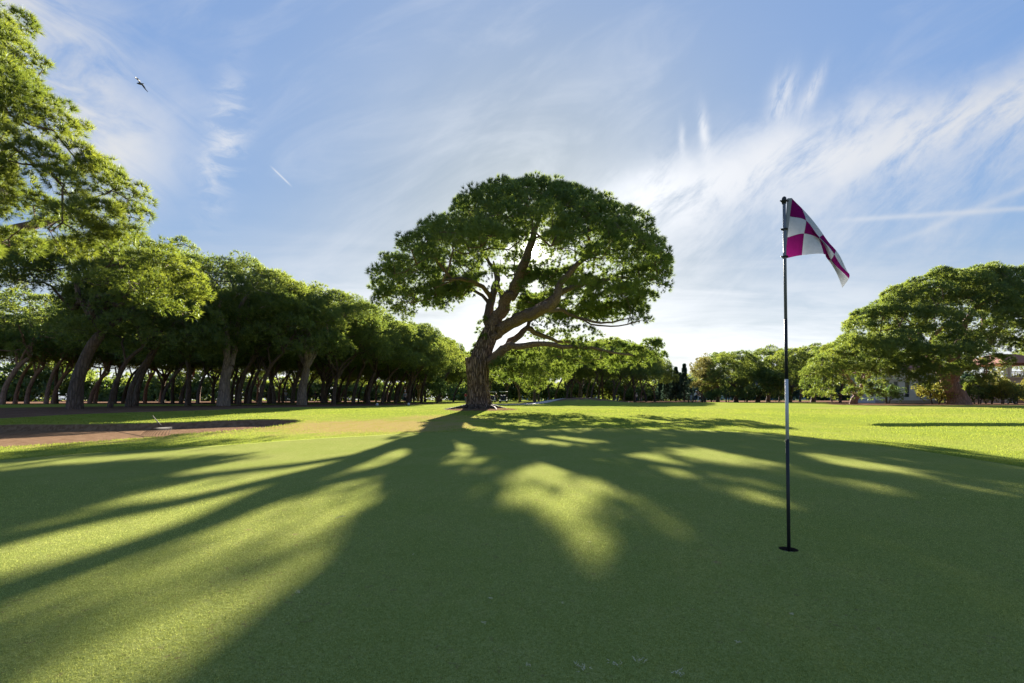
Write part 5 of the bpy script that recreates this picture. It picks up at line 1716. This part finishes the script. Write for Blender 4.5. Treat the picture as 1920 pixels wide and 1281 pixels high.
# ------------------------------------------------------------------ people, trolleys, carts
def skin_mesh(name, joints, edges, mat_, parent, sub=1):
    me = bpy.data.meshes.new(name)
    me.from_pydata([j[0] for j in joints], edges, [])
    me.materials.append(mat_)
    o = bpy.data.objects.new(name, me); COL.objects.link(o); o.parent = parent
    sk_ = o.modifiers.new('skin', 'SKIN')
    for i, j in enumerate(joints):
        r_ = j[1]
        me.skin_vertices[0].data[i].radius = (r_, r_) if not isinstance(r_, tuple) else r_
    me.skin_vertices[0].data[0].use_root = True
    if sub:
        s_ = o.modifiers.new('sub', 'SUBSURF'); s_.levels = sub; s_.render_levels = sub
    return o


M_SKIN = plain("skin", (0.42, 0.24, 0.17), 0.6, var=0.05)
M_HAIR = plain("dark hair", (0.03, 0.02, 0.015), 0.7)
CLO = {k: plain(k + " clothing", c_, 0.85, var=0.08) for k, c_ in dict(white=(0.62, 0.62, 0.66), navy=(0.03, 0.035, 0.08), black=(0.015, 0.015, 0.018), red=(0.42, 0.05, 0.05), grey=(0.2, 0.2, 0.22), khaki=(0.35, 0.29, 0.2)).items()}


def person(loc, label, rz=0.0, top='white', bottom='navy', step=0.25, bend=0.0, cap='white', reach=0.2, scale=1.0, group=None):
    T = thing('person', label, 'person', loc, rz, group)
    T.scale = (scale,) * 3
    b_ = bend
    hip = np.array([0, 0, 0.95]); ch = hip + np.array([0, -0.50 * math.sin(b_), 0.50 * math.cos(b_)])
    nk = ch + np.array([0, -0.07 * math.sin(b_), 0.07]); hd = nk + np.array([0, -0.06 - 0.05 * math.sin(b_), 0.15])
    J = [(hip, 0.12), (hip * 0.5 + ch * 0.5, (0.13, 0.10)), (ch, (0.15, 0.10)), (nk, 0.055), (hd, (0.085, 0.10)), (hd + np.array([0, 0, 0.09]), (0.065, 0.08))]
    E = [(0, 1), (1, 2), (2, 3), (3, 4), (4, 5)]
    legs = []
    arms = []
    for s, k in ((-1, 0), (1, 1)):
        fy_ = step * (0.5 if k else -0.5)
        i0 = len(J)
        leg = [(np.array([s * 0.09, 0, 0.88]), 0.085), (np.array([s * 0.10, fy_ * 0.4 - 0.04, 0.50]), 0.058), (np.array([s * 0.10, fy_, 0.09]), 0.038), (np.array([s * 0.11, fy_ - 0.16, 0.04]), 0.035)]
        J += leg; legs.append(leg)
        E += [(0, i0), (i0, i0 + 1), (i0 + 1, i0 + 2), (i0 + 2, i0 + 3)]
        i0 = len(J)
        sh = ch + np.array([s * 0.19, 0, -0.01])
        el = sh + np.array([s * 0.06, -0.04 - reach * 0.3, -0.28])
        ha = el + np.array([-s * 0.03, -0.06 - reach, -0.20 + reach * 0.5])
        arm = [(sh, 0.055), (el, 0.04), (ha, 0.027), (ha + np.array([0, -0.06, -0.06]), 0.03)]
        J += arm; arms.append(arm)
        E += [(2, i0), (i0, i0 + 1), (i0 + 1, i0 + 2), (i0 + 2, i0 + 3)]
    skin_mesh('body', [(tuple(p), r_) for p, r_ in J], E, M_SKIN, T)
    sj = [(tuple(hip + np.array([0, 0, 0.02])), 0.145), (tuple(hip * .5 + ch * .5), (0.155, 0.125)), (tuple(ch), (0.175, 0.125)), (tuple(nk - np.array([0, 0, 0.03])), 0.075)]
    se = [(0, 1), (1, 2), (2, 3)]
    for arm in arms:
        i0 = len(sj); sj += [(tuple(arm[0][0]), 0.07), (tuple(arm[0][0] * 0.25 + arm[1][0] * 0.75), 0.058)]; se += [(2, i0), (i0, i0 + 1)]
    skin_mesh('shirt', sj, se, CLO[top], T)
    tj = [(tuple(hip + np.array([0, 0, 0.0])), 0.135)]; te = []
    for leg in legs:
        i0 = len(tj); tj += [(tuple(leg[0][0]), 0.10), (tuple(leg[1][0]), 0.075), (tuple(leg[2][0] + np.array([0, 0, 0.03])), 0.06)]; te += [(0, i0), (i0, i0 + 1), (i0 + 1, i0 + 2)]
    skin_mesh('trousers', tj, te, CLO[bottom], T)
    cpz = MB().lathe([(0.108, 0.05), (0.112, 0.09), (0.085, 0.155), (0.03, 0.18)], 14, tuple(hd)).box(hd[0] - 0.07, hd[0] + 0.07, hd[1] - 0.19, hd[1] - 0.06, hd[2] + 0.055, hd[2] + 0.07)
    cpz.build('cap' if cap != 'hair' else 'hair', CLO[cap] if cap in CLO else M_HAIR, T, True)
    return T


def trolley(loc, label, rz, col='black', tilt=0.5, group=None):
    T = thing('golf_trolley', label, 'golf trolley', loc, rz, group)
    # bag
    ax = np.array([0, -math.sin(tilt), math.cos(tilt)])
    b0 = np.array([0, 0.12, 0.22])
    MB().tube([b0, b0 + ax * 0.1, b0 + ax * 0.45, b0 + ax * 0.85], [0.12, 0.14, 0.13, 0.15], 14).build('bag', CLO[col], T, True)
    MB().tube([b0 + ax * 0.15 + np.array([0, -0.13, 0]), b0 + ax * 0.5 + np.array([0, -0.13, 0])], [0.07, 0.08], 8).build('pocket', CLO['grey'], T, True)
    for k in range(6):
        a = k * 1.05
        o = np.array([0.07 * math.cos(a), 0.05 * math.sin(a), 0])
        t0 = b0 + ax * 0.8 + o; t1 = b0 + ax * (1.0 + 0.05 * (k % 3)) + o
        MB().tube([t0, t1], 0.008, 5).tube([t1, t1 + np.array([0.05, 0, 0.02])], [0.02, 0.03], 6).build('club', M_POLE, T)
    for s in (-1, 1):
        MB().lathe([(0.12, -0.02), (0.15, -0.02), (0.15, 0.02), (0.12, 0.02)], 18, (s * 0.28, 0.25, 0.15), 'x').build('wheel', M_BLK, T, True)
    MB().tube([(-0.26, 0.25, 0.15), (0.26, 0.25, 0.15)], 0.015, 6).tube([(0, 0.25, 0.15), b0 + ax * 0.2, b0 + ax * 0.7 + np.array([0, -0.2, 0.0]), b0 + ax * 0.9 + np.array([0, -0.35, 0.05])], 0.016, 6).build('frame', M_POLE, T, True)
    return T


def cart(loc, label, rz, group=None):
    T = thing('golf_cart', label, 'golf cart', loc, rz, group)
    b_ = MB(); b_.box(-0.58, 0.58, -1.15, 1.15, 0.28, 0.42)
    b_.add([(-0.55, -1.15, 0.423), (0.55, -1.15, 0.423), (0.55, -0.55, 0.423), (-0.55, -0.55, 0.423), (-0.48, -1.0, 0.85), (0.48, -1.0, 0.85), (0.5, -0.65, 0.92), (-0.5, -0.65, 0.92)],
           [(0, 3, 2, 1), (4, 5, 6, 7), (0, 1, 5, 4), (1, 2, 6, 5), (2, 3, 7, 6), (3, 0, 4, 7)])
    b_.build('body', M_WHT, T, bevel=0.03)
    MB().box(-0.52, 0.52, 0.05, 0.55, 0.44, 0.78).build('seat', CLO['black'], T, bevel=0.04)
    MB().box(-0.52, 0.52, 0.5, 0.6, 0.80, 1.15).build('backrest', CLO['black'], T, bevel=0.03)
    MB().box(-0.62, 0.62, -0.85, 1.05, 1.82, 1.90).build('roof', M_WHT, T, bevel=0.03)
    for sx_ in (-0.55, 0.55):
        for (ya, yb) in ((-0.8, -0.6), (0.95, 0.9)):
            MB().tube([(sx_, ya, 0.5), (sx_, yb, 1.82)], 0.022, 6).build('post', M_BLK, T)
        for yw in (-0.82, 0.75):
            w_ = MB().lathe([(0.13, -0.09), (0.23, -0.08), (0.23, 0.08), (0.13, 0.09)], 16, (sx_, yw, 0.23), 'x').build('wheel', M_BLK, T, True)
            MB().lathe([(0.05, -0.10), (0.12, -0.095), (0.12, 0.095), (0.05, 0.10)], 12, (sx_, yw, 0.23), 'x').build('rim', M_POLE, w_, True)
    MB().tube([(-0.25, -0.65, 0.9), (-0.25, -0.35, 1.05)], 0.02, 6).tube([np.array([-0.25 + 0.16 * math.cos(a), -0.35 + 0.05 * math.sin(a), 1.05 + 0.15 * math.sin(a)]) for a in np.linspace(0, 6.28, 13)], 0.015, 5).build('steering_wheel', M_BLK, T, True)
    for sx_ in (-0.25, 0.25):
        MB().tube([(sx_, 0.9, 0.45), (sx_, 0.98, 1.25)], [0.13, 0.15], 12).build('golf_bag', CLO['navy'], T, True)
    return T


cart(base_at(920, 84), 'white roofed golf cart seen beside the old pine trunk', R(200), 'golf carts parked on the path')
cart(base_at(944, 81), 'golf cart standing in the open right of the first cart', R(175), 'golf carts parked on the path')
person(base_at(930, 86), 'golfer in dark clothes standing between the two golf carts', 0.6, 'black', 'black', 0.1, 0, 'white')
trolley(base_at(1296.5, 69.0), 'upright grey golf trolley at the left of the two golfers', 0.2, 'grey', 0.1)
person(base_at(1302, 69.0), 'golfer in a white shirt and cap walking beside a trolley on the fairway', 1.3, 'white', 'navy', 0.45, 0.3, 'white', 0.25)
person(base_at(1311, 70.0), 'golfer in black top bending to a golf trolley', -1.0, 'black', 'white', 0.45, 0.35, 'black', 0.3)
trolley(base_at(1317, 69.5), 'tilted black golf trolley on the right of the bending golfer', -1.2, 'black', 0.9)
person(base_at(1193.5, 96), 'golfer in a white shirt at the far edge of the centre wood', 0.2, 'white', 'navy', 0.15, 0, 'white', 0.2, 1.0)
person(base_at(1203, 96), 'golfer in dark blue crouching beside the white shirted one', 0.4, 'navy', 'grey', 0.3, 0.8, 'hair', 0.3, 0.85)
trolley(base_at(1158, 70), 'golf trolley with dark bag parked by the forked pine of the mound', 0.4, 'black', 0.4)
person(base_at(759.5, 60), 'golfer in a grey shirt standing at the shady edge of the left wood', 0.2, 'grey', 'black', 0.15, 0, 'white', 0.1, 0.9)
person(base_at(536, 70), 'golfer in white seen far off between the trunks of the left wood', 0.9, 'white', 'grey', 0.3, 0.0, 'white')
person(base_at(601, 74), 'golfer in a pale top bending on the grass beyond the left wood', 0.9, 'white', 'navy', 0.3, 0.5, 'hair')
person(base_at(593, 76), 'golfer in dark clothes walking on the grass beyond the left wood', -0.9, 'navy', 'black', 0.4, 0.2, 'hair')
person(base_at(873, 84), 'golfer in a red top just left of the old pine trunk', 0.4, 'red', 'grey', 0.2, 0, 'hair')

# tee markers: white balls on the edge of the fairway
for (px, py, lb) in ((707, 761, 'white tee marker ball left of the grey shirted golfer'), (766, 760.5, 'white tee marker ball at the feet of the grey shirted golfer')):
    x, y = ginv(px, py)
    o = MB().lathe([(0.02, -0.05), (0.10, 0.0), (0.14, 0.09), (0.13, 0.17), (0.07, 0.24), (0.02, 0.26)], 16).build('tee_marker', M_WHT, None, True)
    o.location = (x, y, gz(x, y)); tag(o, lb, 'tee marker', 'white tee markers')

# ------------------------------------------------------------------ longer turf round the green and the bunker
def rough_turf():
    rg = np.random.default_rng(12)
    n = 420000
    yy = 6.0 * (30.0 / 6.0) ** rg.random(n)
    xx = (rg.random(n) * 2 - 1) * yy * 1.18
    g = pdist(xx, yy, GREEN); b_ = pdist(xx, yy, BUNK)
    keep = (g < -0.02) & (b_ < -0.0)
    # clumpy, denser by the edges
    cl_ = np.sin(xx * 1.7 + 2 * np.sin(yy * 0.9)) * np.sin(yy * 1.3 + 1.5 * np.sin(xx * 0.8))
    pr = 0.25 + 0.35 * (cl_ > 0) + 0.6 * (np.abs(b_) < 0.25) + 0.5 * (g > -0.35)
    pr = pr + 0.5 * ((xx > 11.5) & (np.abs(yy - 16.3) < 0.4))
    dz = np.exp(-(((xx + 4.6) / 4.2) ** 2 + ((yy - 16.0) / 3.6) ** 2)) + 0.8 * np.exp(-(((xx + 3.2) / 2.8) ** 2 + ((yy - 20.5) / 3.5) ** 2))
    dz = dz + np.exp(-(((xx - TREE_XY[0]) / 3.2) ** 2 + ((yy - 28.6) / 3.0) ** 2))
    pr = pr * np.clip(1 - 0.95 * dz, 0.08, 1)
    keep &= rg.random(n) < pr
    lit_ = pdist(xx, yy, LITTER1)
    keep &= lit_ < -0.3
    xx, yy = xx[keep], yy[keep]
    z = terrain(xx, yy, False)
    L = 0.020 + 0.0012 * yy + 0.02 * (np.abs(b_[keep]) < 0.2)
    P = np.stack([xx, yy, z - 0.004], 1)
    k = len(P)
    d = rg.normal(size=(k, 3)) * np.array([0.45, 0.45, 0.1]) + np.array([0, 0, 1.0]); d /= np.linalg.norm(d, axis=1, keepdims=True)
    sd = np.cross(d, rg.normal(size=(k, 3))); sd /= np.linalg.norm(sd, axis=1, keepdims=True)
    wd = (0.0016 + 0.00035 * yy)[:, None]
    co = np.empty((k, 3, 3)); ln = (L * rg.uniform(0.5, 1.2, k))[:, None]
    co[:, 0] = P - sd * wd; co[:, 1] = P + sd * wd; co[:, 2] = P + d * ln
    m0 = foliage("turf blades", (0.10, 0.16, 0.03), (0.26, 0.30, 0.07), 0.45, 1.2, (1.15, 1.05, 0.6), 0.0)
    o = tri_mesh('rough_turf', co.reshape(-1, 3), m0, np.repeat(np.clip(rg.normal(0.5, 0.25, k), 0, 1), 3))
    tag(o, 'longer turf blades growing round the putting green and along the bunker lip', 'grass', kind='stuff')


rough_turf()

def green_turf():
    rg = np.random.default_rng(15)
    n = 520000
    yy = 1.15 * (6.0 / 1.15) ** (rg.random(n) ** 0.9)
    xx = (rg.random(n) * 2 - 1) * yy * 1.15
    keep = (pdist(xx, yy, GREEN) > 0.05) & (np.hypot(xx - HOLE[0], yy - HOLE[1]) > 0.058) & (rg.random(n) < 1 - sstep(yy, 3.6, 6.0))
    xx, yy = xx[keep], yy[keep]; k = len(xx)
    P = np.stack([xx, yy, np.full(k, 0.0155)], 1)
    d = rg.normal(size=(k, 3)) * np.array([0.7, 0.7, 0.1]) + np.array([0, 0, 1.0]); d /= np.linalg.norm(d, axis=1, keepdims=True)
    sd = np.cross(d, rg.normal(size=(k, 3))); sd /= np.linalg.norm(sd, axis=1, keepdims=True)
    wd = (0.00055 * (0.55 + 0.45 * yy))[:, None]; ln = (rg.uniform(0.004, 0.009, k) * (0.8 + 0.12 * yy))[:, None]
    co = np.empty((k, 3, 3)); co[:, 0] = P - sd * wd; co[:, 1] = P + sd * wd; co[:, 2] = P + d * ln
    m0 = foliage("fine turf blades", (0.10, 0.145, 0.032), (0.52, 0.56, 0.20), 0.4, 1.15, (1.1, 1.05, 0.7), 0.0)
    o = tri_mesh('green_turf', co.reshape(-1, 3), m0, np.repeat(np.clip(rg.normal(0.5, 0.3, k), 0, 1), 3))
    tag(o, 'fine close mown blades of the putting green in the foreground', 'grass', kind='stuff')


green_turf()

# ------------------------------------------------------------------ small things on the green
rgp = np.random.default_rng(4)
deb = [(1200, 1249, 1.0, 'larger wisp of bleached dry grass near the bottom middle'), (1091, 1263, 1.2, 'bright curled wisp of dry grass at the very bottom'), (1155, 1257, 0.9, 'faint dry wisp between the two brighter ones'), (1275, 1275, 1.1, 'ragged dry wisp at the bottom edge'),
       (1056, 1140, 0.5, 'tiny pale dry fleck below the nearest sunny patch'), (920, 1131, 0.6, 'small tan fleck of soil left of centre'), (907, 1177, 0.6, 'small tan fleck lower left of centre'), (990, 1260, 0.5, 'tiny bright fleck at the bottom left of centre'), (1385, 1215, 0.6, 'pale fleck below the hole'),
       (1485, 1162, 0.7, 'long pale fleck lower right of the hole'), (1770, 939, 0.6, 'thin pale straw on the green at the right'), (775, 1047, 0.6, 'tan wisp in the shade right of the sunny stripe'), (560, 1118, 0.8, 'dry wisp in the lower sunny stripe'), (1105, 1022, 0.5, 'pale fleck at the foot of the centre patch')]
for (px, py, s, lb) in deb:
    x, y = ginv(px, py)
    n = int(14 * s) + 5
    P = np.stack([rgp.normal(size=n) * 0.010 * s, rgp.normal(size=n) * 0.010 * s, np.full(n, 0.004)], 1)
    dd = np.stack([rgp.normal(size=n), rgp.normal(size=n), rgp.uniform(0.05, 0.5, n)], 1)
    co, vr = tuft_soup(P, dd / np.linalg.norm(dd, axis=1, keepdims=True), 0.014 * s, 0.0016, 2, 0.3, rgp, rgp.uniform(0.6, 1, n))
    o = tri_mesh('dry_wisp', co, foliage_dry if 'foliage_dry' in globals() else M_DEAD, vr)
    o.location = (x, y, 0.018); tag(o, lb, 'dry grass', 'dry wisps on the green')
x, y = ginv(640, 976)
o = MB().tube([(-0.035, -0.03, 0.004), (-0.01, 0.0, 0.012), (0.005, 0.015, 0.010), (0.03, 0.03, 0.006)], [0.0016, 0.0018, 0.0018, 0.001], 5).tube([(0.0, 0.01, 0.011), (0.012, 0.012, 0.022)], 0.0012, 5).build('twig', plain("pale twig", (0.45, 0.38, 0.28), 0.8), None, True)
o.location = (x, y, 0.018); tag(o, 'small pale twig lying on the green left of centre', 'twig')

print('VERTS', sum(len(m.vertices) for m in bpy.data.meshes), 'OBJ', len(bpy.data.objects))
